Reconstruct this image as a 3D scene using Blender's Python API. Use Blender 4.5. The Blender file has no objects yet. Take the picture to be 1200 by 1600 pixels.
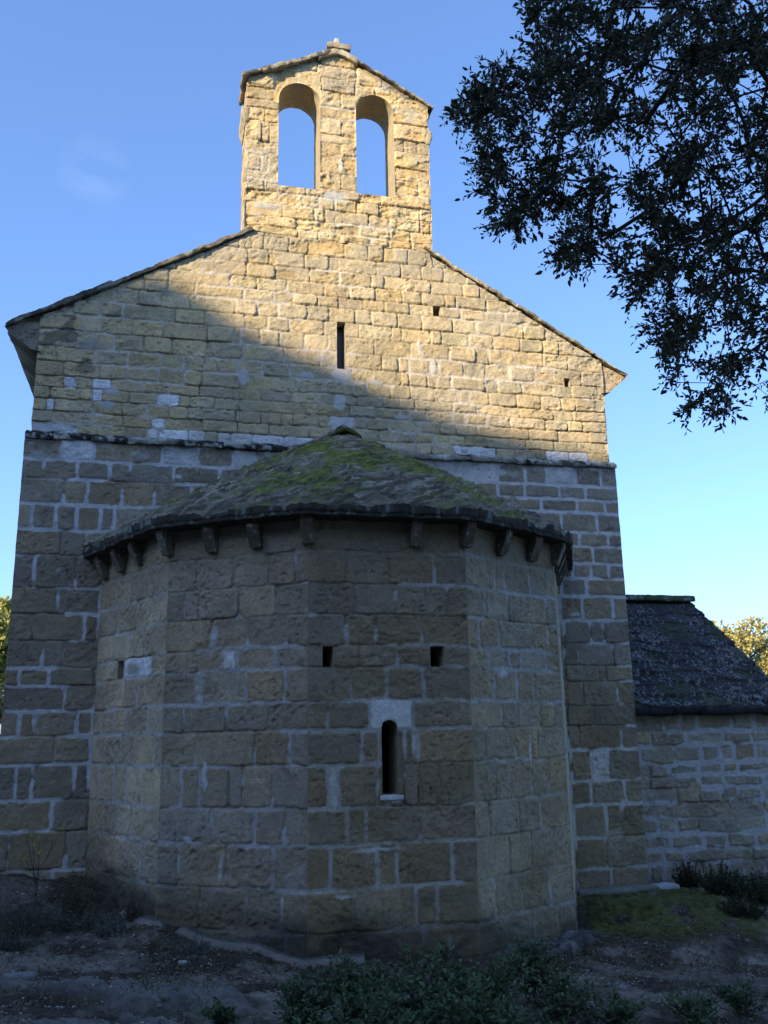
import bpy, math, json
import numpy as np
from math import radians, sin, cos, pi
C = bpy.context.scene.collection
SC = bpy.context.scene

# ------------------------------------------------------------------ camera
F_, YAW, PITCH, ROLL = 1407.82, .2362, .2398, -.0181
CAM = np.array([-1.9516, -10.2123, 2.10])
_c, _s, _cp, _sp = cos(YAW), sin(YAW), cos(PITCH), sin(PITCH)
_r = np.array([_c, -_s, 0.]); _f = np.array([_s*_cp, _c*_cp, _sp]); _u = np.cross(_r, _f)
CR = _r*cos(ROLL)+_u*sin(ROLL); CU = _u*cos(ROLL)-_r*sin(ROLL); CF = _f
from mathutils import Matrix, Vector
cd = bpy.data.cameras.new('camera'); cam = bpy.data.objects.new('camera', cd); C.objects.link(cam)
m = Matrix.Identity(4)
for i in range(3):
    m[i][0], m[i][1], m[i][2], m[i][3] = CR[i], CU[i], -CF[i], CAM[i]
cam.matrix_world = m
cd.sensor_fit = 'VERTICAL'; cd.sensor_height = 36.0; cd.lens = F_/1600*36.0
cd.clip_start = .05; cd.clip_end = 3000
SC.camera = cam

def px_ray(x, y):
    return CF + CR*((x-600)/F_) - CU*((y-800)/F_)
def px_at(x, y, dist):
    return CAM + px_ray(x, y)*dist

# ------------------------------------------------------------------ light
SUN_AZ, SUN_EL = radians(55), radians(25)      # azimuth measured from the wall's normal (-Y) towards -X
SDIR = np.array([-sin(SUN_AZ)*cos(SUN_EL), -cos(SUN_AZ)*cos(SUN_EL), sin(SUN_EL)])
w = bpy.data.worlds.new('World'); SC.world = w; w.use_nodes = True
nt = w.node_tree; nt.nodes.clear()
sky = nt.nodes.new('ShaderNodeTexSky'); sky.sky_type = 'NISHITA'; sky.sun_disc = False
sky.sun_elevation = SUN_EL
sky.sun_rotation = math.atan2(SDIR[0], SDIR[1])
sky.altitude = 0; sky.air_density = 1.0; sky.dust_density = 0.9; sky.ozone_density = 4.0
bg = nt.nodes.new('ShaderNodeBackground'); bg.inputs[1].default_value = 0.15
wo = nt.nodes.new('ShaderNodeOutputWorld')
tc = nt.nodes.new('ShaderNodeTexCoord')
mp = nt.nodes.new('ShaderNodeMapping'); mp.inputs['Scale'].default_value = (2.2, 2.2, 6.5)
nz = nt.nodes.new('ShaderNodeTexNoise'); nz.inputs['Scale'].default_value = 5; nz.inputs['Detail'].default_value = 6
nz.inputs['Roughness'].default_value = .55
rp = nt.nodes.new('ShaderNodeValToRGB'); rp.color_ramp.elements[0].position = .42; rp.color_ramp.elements[1].position = .66
rp.color_ramp.elements[1].color = (.8, .8, .8, 1)
mx = nt.nodes.new('ShaderNodeMixRGB'); mx.inputs[2].default_value = (7.5, 8.2, 9.5, 1)
L = nt.links.new
dp = nt.nodes.new('ShaderNodeVectorMath'); dp.operation = 'DOT_PRODUCT'; dp.inputs[1].default_value = (-0.0891, 0.8339, 0.5446)   # one faint wisp of cloud
mr = nt.nodes.new('ShaderNodeMapRange'); mr.inputs[1].default_value = .9992; mr.inputs[2].default_value = 1.0; mr.inputs[4].default_value = .05
ml = nt.nodes.new('ShaderNodeMath'); ml.operation = 'MULTIPLY'
L(tc.outputs['Generated'], dp.inputs[0]); L(dp.outputs['Value'], mr.inputs[0])
L(tc.outputs['Generated'], mp.inputs[0]); L(mp.outputs[0], nz.inputs['Vector']); L(nz.outputs[0], rp.inputs[0]); L(rp.outputs[0], ml.inputs[0]); L(mr.outputs[0], ml.inputs[1])
gm = nt.nodes.new('ShaderNodeGamma'); gm.inputs[1].default_value = .80
vm = nt.nodes.new('ShaderNodeVectorMath'); vm.operation = 'MULTIPLY'; vm.inputs[1].default_value = (.90, 1.09, 1.42)
L(sky.outputs[0], gm.inputs[0]); L(gm.outputs[0], vm.inputs[0])
L(ml.outputs[0], mx.inputs[0]); L(vm.outputs[0], mx.inputs[1]); L(mx.outputs[0], bg.inputs[0]); L(bg.outputs[0], wo.inputs[0])
sl = bpy.data.lights.new('sun', 'SUN'); sl.energy = 3.9; sl.angle = radians(.45); sl.color = (1, .84, .60)
so = bpy.data.objects.new('sun', sl); C.objects.link(so)
so.rotation_euler = Vector(SDIR).to_track_quat('Z', 'Y').to_euler()
SC.view_settings.view_transform = 'Standard'; SC.view_settings.look = 'None'
SC.view_settings.exposure = 1.05; SC.view_settings.gamma = 1
SC.render.engine = 'CYCLES'
SC.cycles.use_denoising = True
SC.cycles.max_bounces = 6; SC.cycles.diffuse_bounces = 4; SC.cycles.glossy_bounces = 2; SC.cycles.transparent_max_bounces = 4

# ------------------------------------------------------------------ helpers
def hsh(ix, iy, iz, seed):
    n = (ix.astype(np.int64)*374761393 + iy.astype(np.int64)*668265263 + iz.astype(np.int64)*2147483647 + seed*1274126177) & 0xFFFFFFFF
    n = ((n ^ (n >> 13))*1274126177) & 0xFFFFFFFF
    n = ((n ^ (n >> 16))*2246822519) & 0xFFFFFFFF
    return ((n ^ (n >> 15)) & 0xFFFFFF)/float(0xFFFFFF)
def n2(x, y, seed=0):
    x = np.asarray(x, float); y = np.asarray(y, float)
    ix = np.floor(x); iy = np.floor(y); fx = x-ix; fy = y-iy
    fx = fx*fx*(3-2*fx); fy = fy*fy*(3-2*fy); z = np.zeros_like(ix)
    a = hsh(ix, iy, z, seed); b = hsh(ix+1, iy, z, seed); c = hsh(ix, iy+1, z, seed); d = hsh(ix+1, iy+1, z, seed)
    return a+(b-a)*fx+(c-a)*fy+(a-b-c+d)*fx*fy
def fb(x, y, seed=0, o=4, g=.5):
    x = np.asarray(x, float); y = np.asarray(y, float)
    r = 0; a = 1; t = 0
    for k in range(o):
        r = r+a*n2(x*2**k+k*7.3, y*2**k+k*3.1, seed+k); t += a; a *= g
    return r/t
def n3(p, f, seed=0):
    p = p*f; i = np.floor(p); q = p-i; q = q*q*(3-2*q); r = 0
    for dx in (0, 1):
        for dy in (0, 1):
            for dz in (0, 1):
                wgt = (q[:, 0] if dx else 1-q[:, 0])*(q[:, 1] if dy else 1-q[:, 1])*(q[:, 2] if dz else 1-q[:, 2])
                r = r+wgt*hsh(i[:, 0]+dx, i[:, 1]+dy, i[:, 2]+dz, seed)
    return r
def fb3(p, f, seed=0, o=3):
    r = 0; a = 1; t = 0
    for k in range(o):
        r = r+a*n3(p, f*2**k, seed+k*5); t += a; a *= .5
    return r/t
def ss(a, b, x):
    t = np.clip((x-a)/(b-a), 0, 1); return t*t*(3-2*t)
def mixc(a, b, t):
    a = np.asarray(a, float); b = np.asarray(b, float); t = np.asarray(t)[..., None]
    return a+(b-a)*t

def link(name, me, mat, parent=None):
    o = bpy.data.objects.new(name, me); C.objects.link(o)
    if mat is not None: me.materials.append(mat)
    if parent is not None: o.parent = parent
    return o
def mesh_np(name, V, Q, mat, parent=None, col=None, smooth=True, k=None):
    """V (n,3), Q (m,4) or (m,3): one mesh object"""
    if isinstance(parent, Acc):                 # gathered into one part
        Q = np.asarray(Q); Q = Q if Q.shape[1] == 4 else np.hstack([Q, Q[:, 2:]])
        parent.add(V, Q, col); return None
    V = np.asarray(V, np.float32); Q = np.asarray(Q, np.int32)
    k = Q.shape[1]
    used = np.zeros(len(V), bool); used[Q.ravel()] = True
    if not used.all():
        re = np.cumsum(used)-1; V = V[used]; Q = re[Q].astype(np.int32)
        if col is not None: col = col[used]
    me = bpy.data.meshes.new(name)
    me.vertices.add(len(V)); me.vertices.foreach_set('co', V.ravel())
    cnt = np.full(len(Q), k); flat = Q.ravel()
    if k == 4:
        tri = Q[:, 2] == Q[:, 3]
        if tri.any(): cnt[tri] = 3; mk = np.ones(Q.shape, bool); mk[tri, 3] = False; flat = Q[mk]
    me.loops.add(len(flat)); me.loops.foreach_set('vertex_index', flat.astype(np.int32))
    me.polygons.add(len(Q)); me.polygons.foreach_set('loop_start', (np.cumsum(cnt)-cnt).astype(np.int32))
    me.update(calc_edges=True)
    me.polygons.foreach_set('use_smooth', np.full(len(Q), smooth))
    if col is not None:
        at = me.color_attributes.new('col', 'FLOAT_COLOR', 'POINT')
        cc = np.ones((len(V), 4), np.float32); cc[:, :3] = col; at.data.foreach_set('color', cc.ravel())
    me.validate()
    return link(name, me, mat, parent)
def grid_quads(nr, nc, flip=False):
    i = np.arange((nr-1)*(nc-1)); r = i//(nc-1); c = i % (nc-1); a = r*nc+c
    q = np.stack([a, a+1, a+nc+1, a+nc], 1)
    return q[:, ::-1] if flip else q
class Acc:
    def __init__(s): s.V = []; s.Q = []; s.C = []; s.n = 0
    def add(s, V, Q, col=None):
        V = np.asarray(V, float)
        s.V.append(V); s.Q.append(np.asarray(Q)+s.n); s.n += len(V)
        s.C.append(np.broadcast_to(np.asarray(col if col is not None else (.5, .5, .5), float), V.shape).copy())
    def build(s, name, mat, parent=None, smooth=True):
        return mesh_np(name, np.concatenate(s.V), np.concatenate(s.Q), mat, parent, np.concatenate(s.C), smooth)
def thing(name, loc, label, cat, group=None, kind=None):
    o = bpy.data.objects.new(name, None); C.objects.link(o); o.empty_display_size = .3
    o.location = loc
    return tag(o, label, cat, group, kind)
def bake(emp, acc, mat):
    # turn a placeholder part into its gathered mesh, keeping its children
    nm = emp.name; emp.name = 'tmp'; o = acc.build(nm, mat, emp.parent)
    for ch in [c for c in bpy.data.objects if c.parent == emp]: ch.parent = o
    for k_ in emp.keys():
        if k_ in ('label',): o[k_] = emp[k_]
    bpy.data.objects.remove(emp); return o
def tag(o, label=None, cat=None, group=None, kind=None):
    if label: o['label'] = label
    if cat: o['category'] = cat
    if group: o['group'] = group
    if kind: o['kind'] = kind
    return o

# ------------------------------------------------------------------ materials
def mat_attr(name, rough=.9, bump=.3, bscale=60, vary=.25, vscale=25, spec=.25, detail=8, bdist=.01, flecks=None, trans=0):
    mt = bpy.data.materials.new(name); mt.use_nodes = True; t = mt.node_tree; L = t.links.new
    b = t.nodes['Principled BSDF']; b.inputs['Roughness'].default_value = rough; b.inputs['Specular IOR Level'].default_value = spec
    a = t.nodes.new('ShaderNodeAttribute'); a.attribute_name = 'col'
    tc = t.nodes.new('ShaderNodeTexCoord')
    n = t.nodes.new('ShaderNodeTexNoise'); n.inputs['Scale'].default_value = vscale; n.inputs['Detail'].default_value = detail; n.inputs['Roughness'].default_value = .65
    r = t.nodes.new('ShaderNodeMapRange'); r.inputs[1].default_value = .25; r.inputs[2].default_value = .75
    r.inputs[3].default_value = 1-vary; r.inputs[4].default_value = 1+vary
    v = t.nodes.new('ShaderNodeVectorMath'); v.operation = 'SCALE'
    L(tc.outputs['Object'], n.inputs['Vector']); L(n.outputs[0], r.inputs[0]); L(a.outputs['Color'], v.inputs[0]); L(r.outputs[0], v.inputs['Scale'])
    L(v.outputs[0], b.inputs['Base Color'])
    if bump:
        n2_ = t.nodes.new('ShaderNodeTexNoise'); n2_.inputs['Scale'].default_value = bscale; n2_.inputs['Detail'].default_value = 7; n2_.inputs['Roughness'].default_value = .7
        bm = t.nodes.new('ShaderNodeBump'); bm.inputs['Strength'].default_value = bump; bm.inputs['Distance'].default_value = bdist
        L(tc.outputs['Object'], n2_.inputs['Vector']); L(n2_.outputs[0], bm.inputs['Height']); L(bm.outputs[0], b.inputs['Normal'])
    if trans:
        b.inputs['Subsurface Weight'].default_value = 0
        tr = t.nodes.new('ShaderNodeBsdfTranslucent'); ad = t.nodes.new('ShaderNodeMixShader'); ad.inputs[0].default_value = trans
        L(v.outputs[0], tr.inputs[0]); o = t.nodes['Material Output']; L(b.outputs[0], ad.inputs[1]); L(tr.outputs[0], ad.inputs[2]); L(ad.outputs[0], o.inputs[0])
    return mt
M_STONE = mat_attr('sandstone', .93, .8, 85, .34, 62, .2, bdist=.010, detail=10)
M_ROOF = mat_attr('lichened_stone_roof', .95, .9, 45, .45, 60, .2, bdist=.015)
M_SOIL = mat_attr('soil', .96, .8, 40, .35, 30, .15, bdist=.02)
M_BARK = mat_attr('bark', .9, .7, 40, .35, 30, .2)
M_LEAF = mat_attr('leaf', .5, 0, 1, .35, 12, .4, trans=.25)
M_DRY = mat_attr('dry_plant', .8, 0, 1, .3, 12, .2, trans=.15)
def mat_plain(name, col, rough=.5, spec=.3):
    mt = bpy.data.materials.new(name); mt.use_nodes = True; b = mt.node_tree.nodes['Principled BSDF']
    n = mt.node_tree.nodes.new('ShaderNodeTexNoise'); n.inputs['Scale'].default_value = 9; n.inputs['Detail'].default_value = 4
    m_ = mt.node_tree.nodes.new('ShaderNodeMixRGB'); m_.inputs[1].default_value = (*[c*.8 for c in col], 1); m_.inputs[2].default_value = (*[c*1.2 for c in col], 1)
    mt.node_tree.links.new(n.outputs[0], m_.inputs[0]); mt.node_tree.links.new(m_.outputs[0], b.inputs['Base Color'])
    b.inputs['Roughness'].default_value = rough; b.inputs['Specular IOR Level'].default_value = spec
    return mt
M_GLASS = mat_plain('dark_window_pane', (.028, .03, .036), .35, .4)
M_DARK = mat_plain('dark_interior', (.012, .011, .010), .9, .1)

# stone palette (base colours)
OCH = (.46, .355, .195); TAN = (.43, .35, .215); BUF = (.40, .345, .235); GRN = (.325, .295, .23); BRN = (.345, .275, .165); GRY = (.34, .325, .275)
WHT = (.84, .82, .80); MORT = (.64, .62, .62)
BLK = (.035, .033, .030)

# ------------------------------------------------------------------ masonry panels
def rng_(seed): return np.random.RandomState(seed)
def stones_from(rows, xa, xb, rs, lo=.26, hi=.46):
    """course rows [z0,z1,[joint*10+flag]] in mm -> [x0,x1,z0,z1,white]"""
    out = []
    for z0, z1, js in rows:
        z0 /= 1000.; z1 /= 1000.
        J = [((j//10)/1000., abs(j) % 10 if j >= 0 else (j % 10)) for j in js]
        J = [j for j in J if xa+.05 < j[0] < xb-.05 or (j[1] and xa-.2 < j[0] <= xa+.05)]
        pts = [(xa, 0)]
        for x, f in J:
            if x <= xa+.05: pts[0] = (xa, f); continue
            while x-pts[-1][0] > .75: pts.append((pts[-1][0]+rs.uniform(lo, hi), 0))
            if x-pts[-1][0] < .07 and len(pts) > 1: pts[-1] = (x, f)
            else: pts.append((x, f))
        while xb-pts[-1][0] > .62: pts.append((pts[-1][0]+rs.uniform(lo, hi), 0))
        pts.append((xb, 0))
        for i in range(len(pts)-1): out.append((pts[i][0], pts[i+1][0], z0, z1, pts[i][1]))
    return out
def random_courses(za, zb, xa, xb, rs, hc=(.14, .2), lo=.2, hi=.42):
    out = []; z = zb
    while z > za+.05:
        h = rs.uniform(*hc); x = xa; z0 = max(z-h, za)
        if z0-za < .08: z0 = za
        while x < xb-.01:
            l = rs.uniform(lo, hi); x1 = x+l if xb-(x+l) > .15 else xb
            out.append((x, x1, z0, z, 0)); x = x1
        z = z0
    return out

def panel(name, org, u, n, s0, s1, zb, zt, res, stones, parent, seed=0, pal=((GRN, .4), (BUF, .3), (TAN, .2), (BRN, .1)),
          gap=(.002, .014), lime=.5, rec=.012, proud=.016, rough=.006, holes=(), blobs=(), skip=None, base_dirt=None, wav=.010,
          edge=(1, 1), ragged=0., stain=.25, alb=1., spall=.014, warm=(1.09, 1.01, .98), mcol=MORT, tone=None, warp=.013, open_j=.018, plain=False):
    rs = rng_(seed); org = np.array(org, float); u = np.array([*u, 0.]); n = np.array([*n, 0.])
    ns = max(2, int(round((s1-s0)/res))+1)
    s = np.linspace(s0, s1, ns)
    ztop = zt(s) if callable(zt) else np.full(ns, float(zt))
    zbot = zb(s) if callable(zb) else np.full(ns, float(zb))
    nzr = max(2, int(round((ztop.max()-zbot.min())/res))+1)
    t = np.linspace(0, 1, nzr)[:, None]
    S = np.broadcast_to(s, (nzr, ns)).copy(); Z = zbot+(ztop-zbot)*t
    e1 = seed*13
    Sw = S+warp*2*(fb(S/.16, Z/.16, e1+1)-.5)+.006*(n2(S/.03, Z/.03, e1+2)-.5)
    Zw = Z+warp*2*(fb(S/.18, Z/.18, e1+3)-.5)+wav*2*(fb(S/.9, Z/.5, e1+4, 2)-.5)+.006*(n2(S/.03, Z/.03, e1+5)-.5)
    D = np.full(S.shape, -.05); ID = np.full(S.shape, -1, int)
    for k, (x0, x1, z0, z1, wf) in enumerate(stones):
        c0 = np.searchsorted(s, x0-.04); c1 = np.searchsorted(s, x1+.04)
        if c1 <= c0: continue
        zz = Z[:, c0:c1]; rr = np.where((zz.max(1) > z0-.05) & (zz.min(1) < z1+.05))[0]
        if len(rr) == 0: continue
        r0, r1 = rr[0], rr[-1]+1
        a = Sw[r0:r1, c0:c1]; b = Zw[r0:r1, c0:c1]
        if x0 <= s0+.001: x0 = s0-.2
        if x1 >= s1-.001: x1 = s1+.2
        dx = np.minimum(a-x0, x1-a); dz = np.minimum(b-z0, z1-b)
        rc = rs.uniform(.012, .055)
        d = rc-np.hypot(np.maximum(rc-dx, 0), np.maximum(rc-dz, 0))
        d = np.where((dx > rc) & (dz > rc), np.minimum(dx, dz), d)
        d = np.minimum(d, np.minimum(dx, dz))
        sub = D[r0:r1, c0:c1]; mk = d > sub
        sub[mk] = d[mk]; ID[r0:r1, c0:c1][mk] = k
    K = len(stones)+1
    lm = fb(S/.55, Z/.35, e1+7, 4); lm = ss(.62-lime*.3, .78-lime*.3, lm+.10*(n2(S/.07, Z/.07, e1+8)-.5))   # lime mortar smeared over the joint
    g = gap[0]+(gap[1]-gap[0])*lm*(.6+.8*n2(S/.1, Z/.1, e1+9))
    e = D-g
    ins = ss(0, .007, e)
    # per stone tone and relief
    P = np.array([p[0] for p in pal]); pw = np.array([p[1] for p in pal]); pw = pw/pw.sum()
    pick = rs.choice(len(pal), K, p=pw); SCOL = (P[pick]*.55+P.mean(0)*.45)*np.array(warm)*rs.uniform(.86, 1.12, (K, 1))*rs.uniform(.98, 1.02, (K, 3))*alb
    wf = np.array([st[4] for st in stones]+[0]); 
    SCOL[wf > 0] = np.array(WHT)*rs.uniform(.85, 1.05, (int((wf > 0).sum()), 1))
    hb = rs.uniform(-.35, 1, K)*proud; hb[wf > 0] *= .4
    er = rs.uniform(0, 1, K)**1.6                     # how eroded
    tx = rs.uniform(-.02, .02, K); rr_ = rs.uniform(.004, .016, K)
    ID2 = np.where(ID < 0, K-1, ID)
    cxs = np.array([(st[0]+st[1])/2 for st in stones]+[0])
    f1 = fb(S/.09+ID2*3.7, Z/.09, e1+11, 5); f2 = fb(S/.13+ID2*1.7, Z/.085, e1+12, 5, .6); f3 = fb(S/.35, Z/.35, e1+13, 4)
    rnd = ss(0, 1, e/rr_[ID2])
    h = (hb[ID2]+tx[ID2]*(S-cxs[ID2]))*1.0+rough*2*(f1-.5)
    h -= er[ID2]*spall*ss(.46, .64, f2)                      # spalled patches
    h = h*rnd-.006*(1-rnd)
    fine = (n2(S/.019, Z/.019, e1+15)-.5)*.0040+(n2(S/.038, Z/.038, e1+16)-.5)*.005
    hm = -rec*(1.15-.95*lm)+.005*(fb(S/.04, Z/.04, e1+14, 2)-.5)
    H = hm+(h-hm)*ins+fine
    # pits
    pit = ss(.80, .86, n2(S/.035, Z/.025, e1+20))*ss(.5, .62, n2(S/.3, Z/.3, e1+21)); H -= .010*pit*ins
    # colour
    c = SCOL[ID2]
    c = c*(1+.34*(f1-.5)[..., None]+.22*(n2(S/.021, Z/.021, e1+26)-.5)[..., None]-.35*(ss(.70, .85, n2(S/.028, Z/.022, e1+27))*ss(.45, .6, n2(S/.21, Z/.21, e1+28)))[..., None])*(1+stain*2*(f3-.5)[..., None])
    c = mixc(c, np.array(GRN)*alb, .40*ss(.5, .68, fb(S/.7, Z/.5, e1+17, 4)))
    c = c*(1-.08*(er[ID2]*ss(.46, .64, f2))[..., None])
    lc = np.array(mcol)*(.82+.3*n2(S/.05, Z/.05, e1+18))[..., None]
    oj = ss(.56, .66, fb(S/.24, Z/.12, e1+25, 4))*(1-lm)
    H = H-open_j*oj*(1-ins)*(D < .012)
    dc = c*(.80-.38*oj)[..., None]
    mc = mixc(dc, lc, np.clip(lm*1.15+.12, 0, 1))
    c = mixc(mc, c, ins)
    for (bx, bz, rx, rz, bc, soft) in blobs:
        q = (np.hypot((Sw*2-S-bx)/rx, (Zw*2-Z-bz)/rz) if soft > .13 else np.maximum(np.abs(Sw-bx)/rx, np.abs(Zw-bz)/rz))+(.35 if soft > .13 else .08)*(fb(S/.05, Z/.05, e1+19, 3)-.5)
        k_ = 1-ss(1-soft, 1, q)
        c = mixc(c, np.array(bc)*(.88+.24*n2(S/.04, Z/.04, 5))[..., None], k_); H = H*(1-.75*k_)+.004*k_
    lich = ss(.74, .80, fb(S/.13, Z/.10, e1+22, 4))*.55
    c = mixc(c, (.50, .49, .44), lich*.6)
    if tone is not None: c, H = tone(S, Z, c, H, Sw, Zw)
    if plain: H = H*0
    # borders
    ed = np.full(S.shape, 1.)
    if edge[0]: ed = ed*ss(0, .022, S-s0)
    if edge[1]: ed = ed*ss(0, .022, s1-S)
    H = H*ed
    SD = None
    Sx, Zx = S.copy(), Z.copy()
    if ragged:
        off = ragged*2*(fb(Z/.17, Z*0+.5, e1+30, 3)-.5)+ragged*.6*(n2(Z/.03, Z*0+2.5, e1+31)-.5)
        Sx -= (off-.2*ragged)*(1-ss(0, .08, S-s0)); Sx += (off[::-1]+.0)*(1-ss(0, .08, s1-S))
    keep = np.ones(S.shape, bool)
    for hf in holes:
        d, gs, gz = hf(S, Z)
        near = np.abs(d) < res*.62
        Sx[near] -= (d*gs)[near]; Zx[near] -= (d*gz)[near]
        d2 = np.where(near, 0, d)
        H = H*ss(0, .02, d2+0.0)
        keep &= d2 >= 0
        SD = d2 if SD is None else np.minimum(SD, d2)
    if skip is not None: keep &= ~skip(S, Z)
    Vv = org+Sx[..., None]*u+Zx[..., None]*np.array([0, 0, 1.])+H[..., None]*n
    Q = grid_quads(nzr, ns)
    kq = keep.ravel()[Q].all(1)
    if SD is not None:
        kq &= (SD.ravel()[Q] > 0).any(1)
    # outward facing order
    if np.dot(np.cross(u, [0, 0, 1]), n) < 0: Q = Q[:, ::-1]
    return mesh_np(name, Vv.reshape(-1, 3), Q[kq], M_STONE, parent, c.reshape(-1, 3))

def rect_hole(x0, x1, z0, z1):
    cx, cz, hx, hz = (x0+x1)/2, (z0+z1)/2, (x1-x0)/2, (z1-z0)/2
    def f(S, Z):
        qx = np.abs(S-cx)-hx; qz = np.abs(Z-cz)-hz
        d = np.where((qx > 0) & (qz > 0), np.hypot(np.maximum(qx, 0), np.maximum(qz, 0)), np.maximum(qx, qz))
        gx = np.where(qx > qz, np.sign(S-cx), 0.); gz = np.where(qx > qz, 0., np.sign(Z-cz))
        both = (qx > 0) & (qz > 0); dd = np.maximum(d, 1e-6)
        gx = np.where(both, qx/dd*np.sign(S-cx), gx); gz = np.where(both, qz/dd*np.sign(Z-cz), gz)
        return d, gx, gz
    f.outline = [(x0, z0), (x1, z0), (x1, z1), (x0, z1)]
    return f
def arch_hole(x0, x1, z0, zs):
    """round-headed opening, springing at zs"""
    r = (x1-x0)/2; cx = (x0+x1)/2; rect = rect_hole(x0, x1, z0, zs+r*2)
    def f(S, Z):
        d1, a1, b1 = rect(S, Z)
        rr = np.maximum(np.hypot(S-cx, Z-zs), 1e-6); dc = rr-r
        up = Z > zs
        return np.where(up, dc, d1), np.where(up, (S-cx)/rr, a1), np.where(up, (Z-zs)/rr, b1)
    out = [(x0, z0), (x1, z0)]
    for k in range(0, 25):
        a = pi*k/24; out.append((cx+r*cos(a), zs+r*sin(a)))
    f.outline = out
    return f

def reveal(name, hole, org, u, n, depth, parent, splay=1.0, cap=None, seed=0, pal=(TAN, BUF), res=.02, course=.17, amp=.006, closed=True):
    """stone jambs, sill and head of an opening, going inwards"""
    org = np.array(org, float); u = np.array([*u, 0.]); n = np.array([*n, 0.])
    o = np.array(hole.outline); o2 = np.vstack([o, o[:1]])
    pts = []
    for a, b in zip(o2[:-1], o2[1:]):
        m_ = max(1, int(np.hypot(*(b-a))/res)); 
        for i in range(m_): pts.append(a+(b-a)*i/m_)
    pts = np.array(pts+[pts[0]]); cen = o.mean(0)
    nd = max(2, int(depth/res)+1); dd = np.linspace(0, depth, nd)
    A = np.arange(len(pts))
    PX = np.broadcast_to(pts[:, 0], (nd, len(pts))); PZ = np.broadcast_to(pts[:, 1], (nd, len(pts))); DD = np.broadcast_to(dd[:, None], PX.shape)
    sc = 1+(splay-1)*(DD/depth)
    X = cen[0]+(PX-cen[0])*sc; Zz = cen[1]+(PZ-cen[1])*(1+(splay-1)*.4*(DD/depth))
    w3 = np.stack([X.ravel(), DD.ravel(), Zz.ravel()], 1)
    dv = (fb3(w3, 14, seed+3)-.5).reshape(PX.shape)*amp*2
    rx = X-cen[0]; rz = Zz-cen[1]; ln = np.maximum(np.hypot(rx, rz), 1e-6)
    edgef = ss(0, .03, DD)
    X = X-rx/ln*dv*edgef; Zz = Zz-rz/ln*dv*edgef
    jz = np.abs(((Zz/course+.3*n2(DD/.2, Zz*0, seed)) % 1)-.5); jd = np.abs(((DD/.27+(np.floor(Zz/course) % 2)*.5) % 1)-.5)
    jm = np.maximum(ss(.42, .47, jz), ss(.43, .47, jd))
    c = mixc(np.array(pal[0]), np.array(pal[1]), fb3(w3, 6, seed+9).reshape(PX.shape)); c = c*(.75+.5*fb3(w3, 22, seed+19, 3).reshape(PX.shape))[..., None]; c = mixc(c, np.array(MORT)*.5, jm*.7)
    V = org+X[..., None]*u+Zz[..., None]*np.array([0, 0, 1.])-DD[..., None]*n
    Q = grid_quads(nd, len(pts), flip=True)
    ob = mesh_np(name, V.reshape(-1, 3), Q, M_STONE, parent, c.reshape(-1, 3))
    if cap is not None:
        ce = org+cen[0]*u+cen[1]*np.array([0, 0, 1.])-n*depth*.985
        vv = [ce]+[org+(cen[0]+(p[0]-cen[0])*splay*1.02)*u+(cen[1]+(p[1]-cen[1])*1.05)*np.array([0, 0, 1.])-n*depth*.985 for p in o]
        k = len(o); T = np.array([(0, 1+i, 1+(i+1) % k) for i in range(k)])
        mesh_np(cap[0], vv, T, cap[1], parent, np.tile([.02, .02, .02], (k+1, 1)), smooth=False)
    return ob

def rough_box(acc, cen, ax, half, res=.03, amp=.01, freq=8, rad=.012, seed=0, col=BUF, colfn=None, shape=None):
    """rounded, weathered block; ax = 3 unit vectors, half = half sizes"""
    cen = np.array(cen, float); ax = np.array(ax, float); half = np.array(half, float)
    rad = min(rad, half.min()*.8)
    for a in range(3):
        b, c_ = (a+1) % 3, (a+2) % 3
        nb = max(2, int(2*half[b]/res)+1); nc = max(2, int(2*half[c_]/res)+1)
        gb, gc = np.meshgrid(np.linspace(-1, 1, nb), np.linspace(-1, 1, nc))
        for sg in (-1, 1):
            p = np.zeros((gb.size, 3)); p[:, a] = sg*half[a]; p[:, b] = gb.ravel()*half[b]; p[:, c_] = gc.ravel()*half[c_]
            inn = np.clip(p, -(half-rad), half-rad); dl = p-inn; ln = np.linalg.norm(dl, axis=1); ln[ln == 0] = 1
            p = inn+dl/ln[:, None]*rad
            if shape is not None: p = shape(p, half)
            wpos = cen+p@ax
            dis = np.stack([fb3(wpos, freq, seed+i*31, 4)-.5 for i in range(3)], 1)*2*amp
            wpos2 = wpos+dis
            cc = colfn(wpos) if colfn is not None else np.array(col)*(.75+.5*fb3(wpos, 9, seed+77))[:, None]
            acc.add(wpos2, grid_quads(nc, nb, flip=(sg < 0)), cc)
EX = [(1, 0, 0), (0, 1, 0), (0, 0, 1)]
def lichen_col(base, lic=(.33, .33, .29), dark=BLK, moss=None, f=9, th=.56, seed=0, dk=.5):
    def fn(p):
        a = fb3(p, f, seed, 4); b = fb3(p, f*3.3, seed+40, 3)
        c = mixc(np.tile(base, (len(p), 1)), dark, ss(.42, .58, fb3(p, f*.6, seed+11))*dk)
        c = mixc(c, lic, ss(th, th+.06, a)*.8); c = mixc(c, np.array(lic)*1.4, ss(.68, .74, b)*.7)
        if moss is not None: c = mixc(c, moss, ss(.5, .6, fb3(p, f*.45, seed+60, 4)))
        return c*(.8+.4*b)[:, None]
    return fn
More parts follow.
